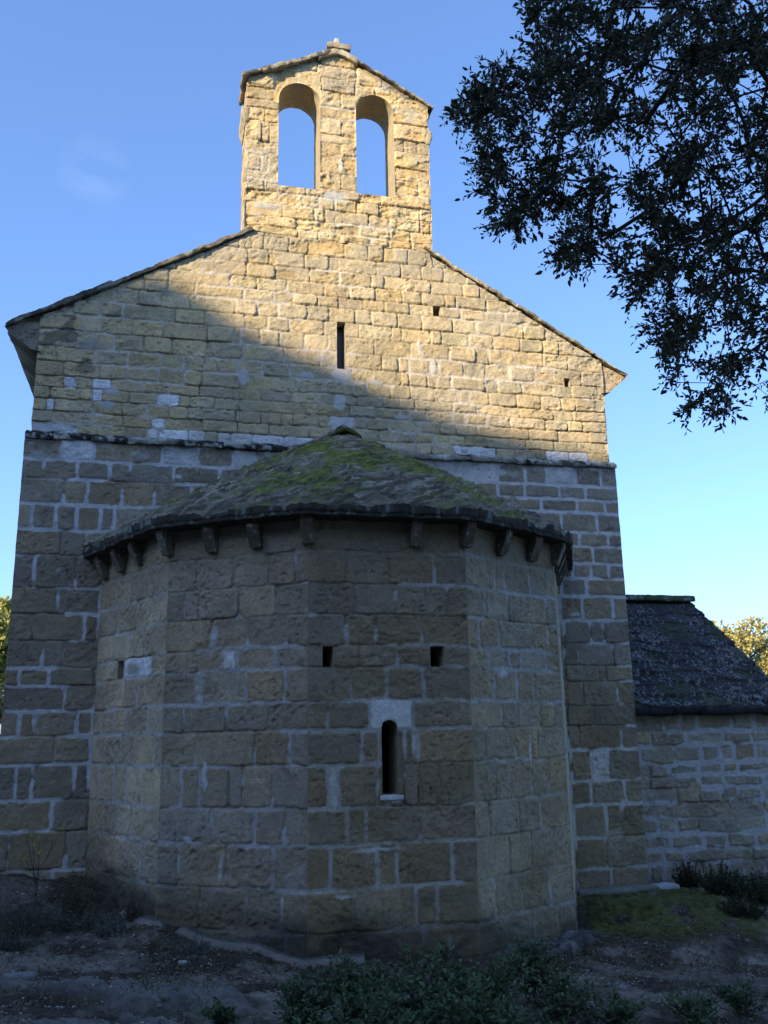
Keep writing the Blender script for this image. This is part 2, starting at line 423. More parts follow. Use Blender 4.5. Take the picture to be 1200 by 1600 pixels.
T = json.loads(r'''{"U":[[8008,8227,[-12820,-9780,-6590,-4160,510,3600,5760,8910]],[7807,8008,[-11660,-9070,-4620,-1490,-210,4760,8010,10810]],[7620,7807,[-11850,-8260,-3920,-100,4020,5690,8930,11970,16290]],[7446,7620,[-13800,-10480,-6880,-2080,1170,4470,8050,10630,13860,15300,19520]],[7299,7446,[-12120,-8440,-5970,-2890,-240,2910,5740,8970,12240,13160,15890,19310,21980]],[7104,7299,[-13070,-10430,-7980,-4260,-1510,1840,3940,7370,10530,14780,17910,21350,24570]],[6918,7104,[-20250,-16740,-11830,-9180,-6390,-2090,2330,6500,7920,11750,13160,16790,20200,23920,27150]],[6706,6918,[-30730,-28470,-25090,-21540,-16430,-13130,-12340,-10040,-7710,-4580,4240,9060,10380,14120,17740,19440,23010,27030,30560]],[6498,6706,[-32600,-29540,-27040,-23660,-20470,-16370,-11970,-7030,-2550,5250,7360,8730,11500,12900,15970,18950,22230,25690,28510,32330]],[6317,6498,[-33300,-29080,-25380,-21750,-19050,-16560,-12660,-9650,-6350,-3450,1070,4060,7670,8680,11060,14230,18860,20550,28110,30820]],[6136,6317,[-32480,-28500,-25290,-21920,-18860,-16880,-12430,-8530,-5230,-1880,1510,3230,6230,8880,12010,15180,16710,19340,23000,26390,29200,31230]],[6000,6136,[-32379,-31220,-29239,-27240,-23420,-20640,-17080,-13150,-9820,-6100,-2780,-879,360,1950,5390,9340,14350,17670,23380,28020,30840]],[5857,6000,[-33670,-29159,-28100,-25030,-21919,-19370,-18150,-15310,-12440,-8600,-4330,-3000,1030,4210,7440,8810,10920,14300,15950,18890,22000,26860,29930,31950]],[5708,5857,[-34029,-33230,-29080,-25790,-22940,-20530,-18340,-12770,-9770,-7290,-5870,-2780,-1449,1690,3280,6020,8570,10080,12620,14620,17410,24520,28490,32790]],[5569,5708,[-33820,-33140,-28990,-25600,-22399,-20960,-16710,-12530,-8790,-3890,560,4620,7260,9230,11570,15700,18700,23970,27730,31190]],[5438,5569,[-33049,-30530,-27170,-25180,-22809,-21619,-18249,-16180,-14829,-13339,-10839,-6979,-2560,1890,5280,9310,11400,14141,15271,19840,22410,26581,29891,32570]]],"GB":[[8668,8837,[-5430,-2810,-690,2250,5230,10730]],[8489,8668,[-7370,-3340,-2020,3850,6560,10680]],[8339,8489,[-9530,-5680,-440,2480,6660,9390]],[8227,8339,[-12040,-5410,-2810,80,4070,6500,9490]]],"LL":[[5127,5360,[-35840,-32079,-28540,-23650,-21039,-16950,-13039,-10310]],[4904,5127,[-35960,-33740,-30240,-26680,-24480,-19640,-14460,-11510]],[4611,4904,[-35890,-31440,-28950,-25280,-21670,-17640,-12690]],[4321,4611,[-36000,-34580,-32140,-29910,-27420,-25940,-20960,-17430]],[4039,4321,[-35920,-31440,-28800]],[3671,4039,[-35850,-33890,-29660,-27030]],[3398,3671,[-35950,-31360,-26860]],[3111,3398,[-35900,-33640,-28440,-27050]],[2828,3111,[-35940,-32430,-30320,-26720]],[2636,2828,[-35840,-34600,-31680,-27100]],[2376,2636,[-35910,-30020,-26720]],[2119,2376,[-35870,-34320,-32770,-28600,-27000]],[1840,2119,[-35910,-30690,-27020]],[1482,1840,[-34210,-32600,-28500,-27000]],[1183,1482,[-30430,-26920]],[812,1183,[-34390,-28920,-26720]]],"LR":[[5108,5360,[9731,14921,19210,19840,23440,26301,30380,33860]],[4925,5108,[12350,16700,19720,23290,27310,27960,31520]],[4757,4925,[15210,19590,21910,25330,30330,34090]],[4509,4757,[18020,24350,28000,32810]],[4322,4509,[22510,26770,30230,34180]],[4102,4322,[29200,31940]],[3914,4102,[29050,31550,33950]],[3692,3914,[27450,30820]],[3399,3692,[27160,30060,34130]],[3121,3399,[27400,30960,32650]],[2846,3121,[27320,29080,33770]],[2654,2846,[27260,31560,32560]],[2375,2654,[27200,29390,33920]],[2129,2375,[27130,30500]],[1857,2129,[27050,28450,33910]],[1502,1857,[27250,29831,31890]],[1234,1502,[26900,29500,33900]],[875,1234,[27110,31210]],[523,875,[27060]],[295,523,[27050,31320]]],"F1":[[3420,3718,[3980,7430,11760]],[3137,3420,[5240,14090]],[2859,3137,[4150,8120,11330]],[2668,2859,[2700,5620,7311,13610]],[2373,2668,[3300,7360,10780]],[2128,2373,[-220,1990,5420,8420]],[1832,2128,[3450,7290,10330]],[1476,1832,[2330,5970,8920,11630]],[1176,1476,[3870,7400,10500]],[826,1176,[2520,6610,9960,12910]],[491,826,[7310,14580]],[211,491,[10990]]],"F2":[[3420,3718,[2970,6840,10490,13050]],[3137,3420,[1770,3310,7480,11190]],[2859,3137,[4680,8450,12220]],[2668,2859,[2450,5901,7370,11150]],[2373,2668,[3920,8320,12150]],[2128,2373,[2110,6430,10510]],[1832,2128,[3460,9380,12670]],[1476,1832,[2150,3980,6880,8170,11070]],[1176,1476,[5290,9490,12250]],[826,1176,[2110,6760,11160]],[491,826,[4330,8670,12040]],[211,491,[1390,8170]]],"F3":[[3420,3718,[3580,7490,11800]],[3137,3420,[1650,4300,8040,13100]],[2859,3137,[3390,6220,10470]],[2668,2859,[2250,4690,8160]],[2373,2668,[3820,7080,10490]],[2128,2373,[1740,5481,9380]],[1832,2128,[4760,6360,8640,9860]],[1476,1832,[1721,2690,6080,8560,9850,11800]],[1176,1476,[3410,5050,9910]],[826,1176,[1960,5990,7750,12640]],[491,826,[3990,9310,11200]],[211,491,[2610,7830,12280]]],"F4":[[3420,3718,[4330,5920,10060]],[3137,3420,[2710,6220,8810,12680]],[2859,3137,[1640,4550,10090]],[2668,2859,[2850,6060,7940,12000]],[2373,2668,[3550,7050,9780]],[2128,2373,[4360,6950,10630,12910]],[1832,2128,[1800,6320,9810]],[1476,1832,[3080,5110,8560,11340]],[1176,1476,[1980,6260,9750]],[826,1176,[4700,7940,11790]],[491,826,[2330,10580]],[211,491,[3790,7850,11640]]],"F5":[[3420,3718,[3600,9390,12330]],[3137,3420,[3940,9210,13480]],[2859,3137,[3160,8030,13200]],[2668,2859,[3660,9410,12590]],[2373,2668,[3490,9200,13380]],[2128,2373,[4400,9210,13010]],[1832,2128,[4630,8380,12590]],[1476,1832,[4620,8380,13330]],[1176,1476,[3990,8030,12160]],[826,1176,[3400,8100,12770]],[491,826,[4990,8070,12680]],[211,491,[4210,8990,13090]]]}''')
# ------------------------------------------------------------------ terrain
GP = np.array([(-7, 1.5, 1.0), (-6, -.5, .95), (-3.6, -.1, .80), (-2.75, -.1, .72), (-2.05, -1.55, .50), (-1.4, -2.1, .37), (-.75, -2.35, .27), (.75, -2.35, .21), (1.4, -2.0, .12),
               (2.0, -1.6, .10), (2.7, -.1, .28), (3.6, -.05, .30), (4.3, .8, .20), (7, .7, .24), (9, -.5, .2), (7, -4, .15), (-3, -4.6, .62), (-5.5, -3, .9), (-.6, -4.4, .36), (1.8, -4.7, .25),
               (4, -3, .12), (-2, -10.2, .48), (2, -9, .35), (-5, -9, .7), (6, -8, .2), (-9, -6, 1.1), (0, 10, .4), (-8, 10, 1.0), (9, 10, .2)])
def gz0(x, y):
    x = np.asarray(x, float); y = np.asarray(y, float)
    sh = x.shape; xx = x.ravel()[:, None]; yy = y.ravel()[:, None]
    out = np.empty(xx.shape[0])
    for i in range(0, len(out), 40000):
        d2 = (xx[i:i+40000]-GP[:, 0])**2+(yy[i:i+40000]-GP[:, 1])**2+.03
        wg = d2**-1.6; out[i:i+40000] = (wg*GP[:, 2]).sum(1)/wg.sum(1)
    r = np.hypot(xx[:, 0], yy[:, 0]); out = out+(.35-out)*ss(14, 40, r)
    return out.reshape(sh)
def gz(x, y):
    x = np.asarray(x, float); y = np.asarray(y, float)
    z = gz0(x, y)
    z = z+.10*(fb(x/.9, y/.9, 901, 4)-.5)+.035*(fb(x/.16, y/.16, 902, 4)-.5)
    # flat outcrops of bedrock in the left foreground
    rk = ss(.50, .60, fb(x/.8+3, y/.55, 903, 4))*ss(-.2, -1.6, x+.35*y+1.3)*ss(-6.5, -5.5, y)*(1-ss(-3.6, -2.9, y))
    return z+.09*rk
def gzf(x, y): return float(gz(np.array([x]), np.array([y]))[0])

def spaced(a, b, fine0, fine1, d):
    mid = np.arange(fine0, fine1+1e-6, d)
    def out(x, lim, sg):
        r = []; st = d
        while (lim-x)*sg > 0: st *= 1.16; x = x+sg*st; r.append(x)
        return r
    return np.array(out(fine0, a, -1)[::-1]+list(mid)+out(fine1, b, 1))
gx = spaced(-900, 900, -5.2, 7.2, .026); gy = spaced(-900, 900, -5.6, 1.2, .026)
GX, GY = np.meshgrid(gx, gy)
GZ = gz(GX, GY)
a1 = fb(GX/.5, GY/.5, 911, 5); a2 = fb(GX/.05, GY/.05, 912, 3); a3 = n2(GX/.027, GY/.027, 913)
gcol = mixc(np.array((.135, .112, .088)), np.array((.235, .20, .16)), ss(.40, .62, a1))
litter = ss(.44, .62, fb(GX/.35, GY/.35, 914, 4)+.20*(1-np.clip((np.hypot(GX, GY)-2.4)/1.2, 0, 1)))
gcol = mixc(gcol, np.array((.05, .038, .027))*(.5+1.1*a3)[..., None], litter*.85)
near_ = (np.hypot(GX, GY) < 12); rdg = np.abs(fb(GX/.30, GY/.22, 917, 4)-.5)*2
GZ = GZ+near_*(.034*(a2-.5)*(.5+litter)+.018*(a3-.5)+.010*(n2(GX/.055, GY/.055, 918)-.5)-.018*ss(.10, 0, rdg))
gcol = gcol*(1-.35*ss(.10, 0, rdg))[..., None]*(.72+.56*n2(GX/.04, GY/.04, 919))[..., None]
mossm = ss(.0, .5, 1-np.hypot((GX-4.0)/2.6, (GY+1.0)/1.35)+.5*(fb(GX/.4, GY/.4, 915, 4)-.5))*ss(.36, .50, fb(GX/.22, GY/.22, 916, 4))
gcol = mixc(gcol, np.array((.095, .105, .026))*(.4+1.2*a2)[..., None], mossm*.85); GZ = GZ+.02*mossm*(.5+a2)
rk = ss(.50, .60, fb(GX/.8+3, GY/.55, 903, 4))*ss(-.2, -1.6, GX+.35*GY+1.3)*ss(-6.5, -5.5, GY)*(1-ss(-3.6, -2.9, GY))
gcol = mixc(gcol, np.array((.17, .155, .14))*(.6+.8*a2)[..., None], rk*.9)
far = ss(10, 25, np.hypot(GX, GY)); gcol = mixc(gcol, np.array((.10, .11, .05))*(.7+.6*a1)[..., None], far)
ground = mesh_np('ground', np.stack([GX, GY, GZ], -1).reshape(-1, 3), grid_quads(len(gy), len(gx)), M_SOIL, None, gcol.reshape(-1, 3))
ground['kind'] = 'structure'

# wooded hill behind the viewer: its ridge cuts the low sun off
Sh = np.array([-sin(SUN_AZ), -cos(SUN_AZ)]); Lt = np.array([cos(SUN_AZ), -sin(SUN_AZ)]); TE = math.tan(SUN_EL)
bx_ = [(-3.6, 7.42), (-2.13, 7.59), (-1.74, 7.3), (-1.25, 6.98), (-0.66, 6.73), (0.0, 6.46), (0.62, 6.23), (1.26, 6.02), (1.87, 5.87), (2.5, 5.73), (3.08, 5.61), (3.51, 5.53), (4.5, 5.36)]
RD = 40.
rl = [x*Lt[0] for x, z in bx_]; rh = [z+TE*(RD-x*Sh[0]) for x, z in bx_]
lv = np.concatenate([np.linspace(-110, -3.6, 120), np.linspace(-3.5, 4, 160), np.linspace(4.1, 110, 120)])
rid = np.interp(lv, rl, rh)
rid = rid+.09*(n2(lv/.30, lv*0, 51)-.5)+.05*(n2(lv/.10, lv*0, 52)-.5)
wout = ss(3, 12, np.abs(lv)); rid = rid+wout*2.0*(fb(lv/9., lv*0, 53, 4)-.5)-(rid-6)*(.62*ss(9, 24, np.abs(lv-1))+.3*ss(45, 105, np.abs(lv)))
tt = np.concatenate([np.linspace(-24, -1, 40), [0], np.linspace(1.5, 60, 30)])
TT, LV = np.meshgrid(tt, lv, indexing='ij'); RI = np.broadcast_to(rid, TT.shape)
prof = np.where(TT <= 0, ss(-26, 1.5, TT)*.97+.03*(TT > -1), 1-.9*ss(0, 70, TT)); prof[np.where(tt == 0)[0][0]] = 1
HZ = RI*prof+.2; HZ[TT != 0] -= .25*ss(0, 4, np.abs(TT[TT != 0])); HZ = HZ+(1.6*(fb(TT/5, LV/5, 54, 4)-.5))*ss(2, 8, np.abs(TT))
HX = (RD+TT)*Sh[0]+LV*Lt[0]; HY = (RD+TT)*Sh[1]+LV*Lt[1]; HZ[tt == 0] = rid
hc = mixc(np.array((.045, .055, .022)), np.array((.11, .10, .05)), fb(TT/3, LV/3, 55, 4))
hill = mesh_np('hill', np.stack([HX, HY, HZ], -1).reshape(-1, 3), grid_quads(len(tt), len(lv)), M_SOIL, None, hc.reshape(-1, 3))
hill['kind'] = 'structure'

# ------------------------------------------------------------------ church
church = thing('stone_church', (0, 0, 0), 'small sandstone church with twin-arched bell gable and polygonal apse, its top catching the low sun', 'church')
def roofline(x): return 6.74+(3.87-np.abs(x))*.566
FR = (0, 0, 0); U_ = (1, 0); N_ = (0, -1)
rs = rng_(5)
# lower stage of the east wall
low = stones_from(T['LL'], -3.6, .03, rs)+stones_from(T['LR'], .03, 3.6, rs)
low += [(x, x+.6, .2, .812, 0) for x in (-3.6, -3.0)]+[(x, x+.55, -.3, .2, 0) for x in np.arange(-3.6, 3.6, .55)]+[(2.9, 3.6, .0, .295, 0)]
lb = [(2.05, .78, .02, .02, MORT, .5), (-3.45, 5.17, .12, .07, (.40, .40, .38), .7), (-2.95, .60, .02, .02, MORT, .4), (2.02, 5.26, .1, .05, (.5, .5, .47), .6), (-1.9, 5.0, .05, .03, MORT, .5),
      (3.15, 3.35, .01, .03, MORT, .5), (2.9, 3.47, .1, .035, MORT, .6), (-3.1, 5.10, .06, .03, MORT, .5), (3.33, 1.22, .05, .10, MORT, .7), (3.2, .9, .16, .10, (.42, .38, .31), .8)]
def tone_low(S, Z, c, H, Sw, Zw):
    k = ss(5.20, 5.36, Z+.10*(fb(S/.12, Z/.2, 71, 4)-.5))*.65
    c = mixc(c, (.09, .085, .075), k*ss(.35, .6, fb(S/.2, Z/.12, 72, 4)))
    k2 = ss(4.9, 5.35, Z)*ss(.62, .68, fb(S/.11, Z/.09, 73, 4)); c = mixc(c, (.44, .44, .41), k2*.7)
    # brown stone low on the right, damp foot
    k3 = ss(3.0, 1.4, Z)*ss(1.5, 2.5, S)*.45; c = mixc(c, c*np.array((1.02, .90, .68)), k3)
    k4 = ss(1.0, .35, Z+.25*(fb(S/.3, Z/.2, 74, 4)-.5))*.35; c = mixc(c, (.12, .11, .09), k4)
    return c, H
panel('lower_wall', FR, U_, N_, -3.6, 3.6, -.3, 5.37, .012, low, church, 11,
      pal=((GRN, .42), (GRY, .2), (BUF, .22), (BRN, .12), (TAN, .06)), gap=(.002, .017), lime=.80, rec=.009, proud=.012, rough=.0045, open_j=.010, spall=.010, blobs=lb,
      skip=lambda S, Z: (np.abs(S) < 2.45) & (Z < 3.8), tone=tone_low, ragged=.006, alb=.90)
# upper stage
slit = rect_hole(-.050, .060, 6.482, 7.115); h1 = rect_hole(1.215, 1.318, 7.312, 7.460); h2 = rect_hole(2.985, 3.07, 6.465, 6.592)
up = stones_from(T['U'], -3.545, 3.545, rs, .22, .36)
up += random_courses(8.2, 8.3, -1.3, 1.3, rs)
ub = [(0, 6.40, .13, .10, (.60, .56, .50), .3), (-.03, 6.03, .085, .11, (.58, .56, .50), .25), (.0, 5.74, .20, .075, (.60, .58, .54), .3), (.12, 5.53, .55, .05, (.50, .46, .40), .6),
      (.5, 5.50, .7, .05, (.48, .44, .38), .7), (-3.17, 6.02, .075, .05, (.62, .62, .6), .3), (-2.72, 5.99, .13, .075, (.56, .56, .55), .6), (-2.75, 5.82, .12, .05, (.5, .5, .5), .7),
      (-1.2, 6.30, .07, .12, (.55, .50, .45), .3), (1.02, 6.86, .03, .12, (.60, .56, .5), .3), (1.2, 6.62, .05, .14, (.60, .55, .47), .5), (-3.40, 5.50, .28, .06, (.58, .58, .57), .3),
      (-3.0, 6.56, .3, .10, (.33, .30, .24), .8), (2.0, 7.3, .3, .25, (.50, .42, .28), .9), (.45, 6.32, .12, .04, (.52, .5, .46), .6), (-.45, 6.36, .16, .04, (.52, .5, .46), .6), (.75, 5.9, .10, .05, (.55, .52, .48), .6),
      (-.25, 6.60, .07, .06, (.5, .46, .4), .5), (-2.15, 7.3, .15, .06, (.40, .36, .28), .8)]
def tone_up(S, Z, c, H, Sw, Zw):
    d = roofline(S)-Z                                  # rubble and mortar under the verge
    k = ss(.30, .10, d+.22*(fb(S/.18, Z/.18, 81, 4)-.5))*(np.abs(S) > 1.15)
    c = mixc(c, np.array((.46, .40, .28))*(.65+.6*fb(S/.07, Z/.07, 82, 4))[..., None], k*.75)
    H = H+k*(.03*(fb(S/.11, Z/.09, 83, 5)-.5)+.004)
    k = ss(.62, .70, fb(S/.2, Z/.12, 84, 4))*ss(-2.0, -3.0, S)*ss(5.9, 6.4, Z); c = mixc(c, (.10, .09, .075), k*.7); H = H+.02*k*(fb(S/.05, Z/.05, 86, 3)-.3)
    k = ss(.54, .66, fb(S/.22, Z/.14, 85, 5))*ss(7.2, 7.9, Z); H = H-.014*k; c = mixc(c, c*np.array((1.0, .92, .72)), k)
    # hollow weathering at the right edge of the lit part
    k = ss(.56, .68, fb(S/.2, Z/.14, 87, 5))*ss(1.6, 2.4, S)*ss(5.7, 6.1, Z); H = H-.014*k
    return c, H
panel('upper_wall', (0, .035, 0), U_, N_, -3.545, 3.545, 5.42, lambda s: np.where(np.abs(s) < 1.215, 8.24, np.minimum(roofline(s)-.075, 8.24)), .012, up, church, 12,
      pal=((OCH, .26), (TAN, .44), (BUF, .26), (GRN, .04)), gap=(.001, .012), lime=.45, rec=.014, proud=.017, rough=.006, open_j=.008, spall=.011, alb=1.24, warm=(1.08, 1.04, .96), holes=(slit, h1, h2), blobs=ub, tone=tone_up, ragged=.014, mcol=(.60, .53, .43))
wn = reveal('window', slit, (0, .035, 0), U_, N_, .17, church, 1.0, None, 3); wn['label'] = 'narrow slit window high in the gable wall'
mesh_np('window_pane', [(-.06, .19, 6.47), (.07, .19, 6.47), (.07, .19, 7.13), (-.06, .19, 7.13)], [(0, 1, 2, 3)], M_GLASS, wn, None, False)
for i, hh in enumerate((h1, h2)):
    q = reveal('putlog_hole', hh, (0, .035, 0), U_, N_, .16, church, 1.0, None, 4+i)
    a_ = Acc(); rough_box(a_, ((hh.outline[0][0]+hh.outline[1][0])/2, .22, (hh.outline[0][1]+hh.outline[2][1])/2), EX, (.09, .03, .11), .03, .006, col=BRN)
    a_.build('back_stone', M_STONE, q)
# string course between the stages
a_ = Acc(); x = -3.59; r2 = rng_(8)
while x < 3.58:
    l = min(r2.uniform(.35, .75), 3.60-x); 
    if 3.60-(x+l) < .2: l = 3.60-x
    pj = r2.uniform(-.012, .014)
    rough_box(a_, (x+l/2, .022+pj*.6, 5.405+r2.uniform(-.006, .006)), EX, (l/2+.003, .062, .046), .014, .022, 11, .010, 300, colfn=lichen_col((.26, .235, .19), (.44, .43, .39), (.035, .035, .03), None, 9, .50, 33, 1.0),
              shape=lambda p, h: np.stack([p[:, 0], p[:, 1]+.05*ss(.0, .9, p[:, 2]/h[2])*(p[:, 1] < 0), p[:, 2]], 1))
    x += l
a_.build('string_course', M_ROOF, church)

# bell gable
bell = thing('bell_gable', (0, 0, 0), None, None); bell.parent = church; BA = Acc()
ao_l = arch_hole(-.808, -.258, 8.945, 10.235); ao_r = arch_hole(.225, .745, 8.965, 10.235)
def belltop(s): return np.where(s < -.02, 10.44+(s+1.27)*.50, 11.065-(s+.02)*.50)
br = stones_from(T['GB'], -1.235, 1.235, rs, .2, .36)
zl = [8.837, 9.0, 9.11, 9.40, 9.55, 9.86, 10.05, 10.18, 10.36]
for a, b in zip(zl[:-1], zl[1:]):
    if b-a > .22: br += [(-1.235, -1.03, a, b, 0), (-1.03, -.93, a, b, 0), (-.93, -.76, a, b, 0)]
    elif b-a > .14: br += [(-1.235, -.98, a, b, 0), (-.98, -.76, a, b, 0)]
    else: br += [(-1.235, -.76, a, b, 0)]
zm = [8.837, 8.98, 9.22, 9.50, 9.67, 9.80, 10.05, 10.22, 10.45]
for i, (a, b) in enumerate(zip(zm[:-1], zm[1:])):
    br += [(-.28, .02 if i % 2 else .26, a, b, 0)]+([(.02, .26, a, b, 0)] if i % 2 else [])
zr = [8.837, 9.02, 9.24, 9.42, 9.66, 9.85, 10.1, 10.3]
for i, (a, b) in enumerate(zip(zr[:-1], zr[1:])):
    br += [(.72, .88, a, b, 0), (.88, 1.07, a, b, 0), (1.07, 1.235, a, b, 0)] if i % 3 == 1 else [(.72, 1.235, a, b, 0)]
br += [(-.79, -.45, 8.837, 8.95, 0), (-.45, -.26, 8.837, 8.95, 0), (.24, .55, 8.837, 8.97, 0), (.55, .73, 8.837, 8.97, 0)]
br += [(-1.235, -.86, 10.36, 10.62, 0), (-.86, -.55, 10.34, 10.75, 0), (-.55, -.24, 10.30, 10.74, 0), (-.24, .22, 10.45, 10.66, 0), (.22, .50, 10.32, 10.62, 0), (.50, .80, 10.3, 10.6, 0), (.80, 1.235, 10.3, 10.5, 0), (-.3, .24, 10.66, 10.86, 0), (-.25, .25, 10.86, 11.1, 0), (.24, .6, 10.62, 10.9, 0), (-.7, -.3, 10.74, 11, 0)]
bb = [(-.06, 8.86, .20, .09, (.52, .50, .44), .4), (0.02, 9.36, .035, .12, (.62, .60, .55), .3), (-1.0, 10.26, .14, .16, (.50, .42, .28), .7), (.95, 10.25, .14, .18, (.50, .43, .30), .7), (-.95, 8.62, .22, .06, (.52, .48, .40), .6)]
def tone_bell(S, Z, c, H, Sw, Zw):
    k = ss(.52, .66, fb(S/.2, Z/.14, 91, 5)); H = H-.016*k; c = mixc(c, c*np.array((1.0, .92, .72)), k*.8)
    k = ss(.1, .02, belltop(S)-Z); c = mixc(c, (.16, .14, .11), k*.6)
    return c, H
bp = ((OCH, .40), (TAN, .40), (BUF, .20))
panel('front_face', (0, .03, 0), U_, N_, -1.235, 1.235, 8.225, belltop, .011, br, BA, 21, pal=bp, gap=(.001, .012), lime=.40, rec=.015, proud=.018, rough=.009, alb=1.28, warm=(1.09, 1.04, .95), spall=.018,
      holes=(ao_l, ao_r), blobs=bb, tone=tone_bell, ragged=.017, mcol=(.60, .53, .42))
BT = .50
def mir(h):
    def f(S, Z):
        d, a, b = h(-S, Z); return d, -a, b
    return f
panel('back_face', (0, .03+BT, 0), (-1, 0), (0, 1), -1.235, 1.235, 8.0, lambda s: belltop(-s), .03, random_courses(8, 11.1, -1.235, 1.235, rs), BA, 22, pal=bp, holes=(mir(ao_l), mir(ao_r)), proud=.01, rough=.004)
for sx, sd in ((-1, 23), (1, 24)):
    # side faces, narrow, rough edge
    panel('side_face', (sx*1.228, .03+BT/2, 0), (0, -1) if sx < 0 else (0, 1), (sx, 0), -BT/2-.002, BT/2+.002, 8.0, 10.43, .014, random_courses(8, 10.45, -BT/2, BT/2, rs, (.16, .26), .24, .5), BA, sd, pal=bp, proud=.010, rough=.004, edge=(0, 0))
reveal('left_arch', ao_l, (0, .03, 0), U_, N_, BT, BA, 1.0, None, 6, (TAN, OCH), amp=.018)
reveal('right_arch', ao_r, (0, .03, 0), U_, N_, BT, BA, 1.0, None, 7, (TAN, OCH), amp=.010)
# imposts on the flanks
for sx, z_ in ((-1, 10.00), (1, 10.02)):
    a_ = Acc(); rough_box(a_, (sx*1.235, .03+BT/2, z_-.07), EX, (.055, BT/2+.01, .12), .02, .012, 12, .03, 5+sx, col=TAN,
                          shape=lambda p, h: np.stack([p[:, 0]*(1-.8*ss(.2, -1, p[:, 2]/h[2])*(np.sign(p[:, 0]) == sx)), p[:, 1], p[:, 2]], 1))
    a_.build('impost', M_STONE, bell)
# coping slabs
cop = lichen_col((.34, .29, .20), (.42, .38, .28), (.05, .045, .04), None, 9, .58, 12, .75)
for sx in (-1, 1):
    a_ = Acc(); ang = math.atan(.50); L_ = 1.30; d_ = .12; r3 = rng_(31+sx)
    while d_ < L_/cos(ang)-.05:
        l = min(r3.uniform(.28, .42), L_/cos(ang)-d_+.02); mid = d_+l/2
        top = 11.085; p = np.array([sx*cos(ang)*mid-.02, .03+BT/2-.012+r3.uniform(-.01, .01), top-sin(ang)*mid+r3.uniform(-.008, .012)])
        ax = [(cos(ang), 0, -sx*sin(ang)), (0, 1, 0), (sx*sin(ang), 0, cos(ang))]
        rough_box(a_, p, ax, (l/2+.012, BT/2+(.075 if sx < 0 else .035)+r3.uniform(-.02, .015), (.026 if sx < 0 else .014)+r3.uniform(-.006, .006)), .014, .020, 9, .010, 40+sx, colfn=cop)
        d_ += l
    a_.build('coping', M_ROOF, bell)
a_ = Acc()
rough_box(a_, (-.02, .02+BT/2, 11.075), EX, (.27, BT/2+.05, .050), .016, .020, 10, .015, 51, colfn=lichen_col((.40, .34, .23), (.46, .43, .34), th=.6, dk=.5), shape=lambda p, h: np.stack([p[:, 0], p[:, 1], p[:, 2]-.12*np.abs(p[:, 0]/h[0])], 1))
rough_box(a_, (-.01, .12, 11.145), EX, (.165, .16, .042), .016, .014, 12, .012, 52, colfn=lichen_col((.40, .34, .23), (.46, .43, .34), th=.6, dk=.4))
rough_box(a_, (-.03, .05, 11.235), EX, (.055, .055, .085), .012, .010, 14, .03, 53, col=(.50, .46, .36), shape=lambda p, h: np.stack([p[:, 0]*(1-.5*ss(-.5, 1, p[:, 2]/h[2])), p[:, 1]*(1-.5*ss(-.5, 1, p[:, 2]/h[2])), p[:, 2]], 1))
a_.build('finial', M_STONE, bell)
bell = bake(bell, BA, M_STONE)

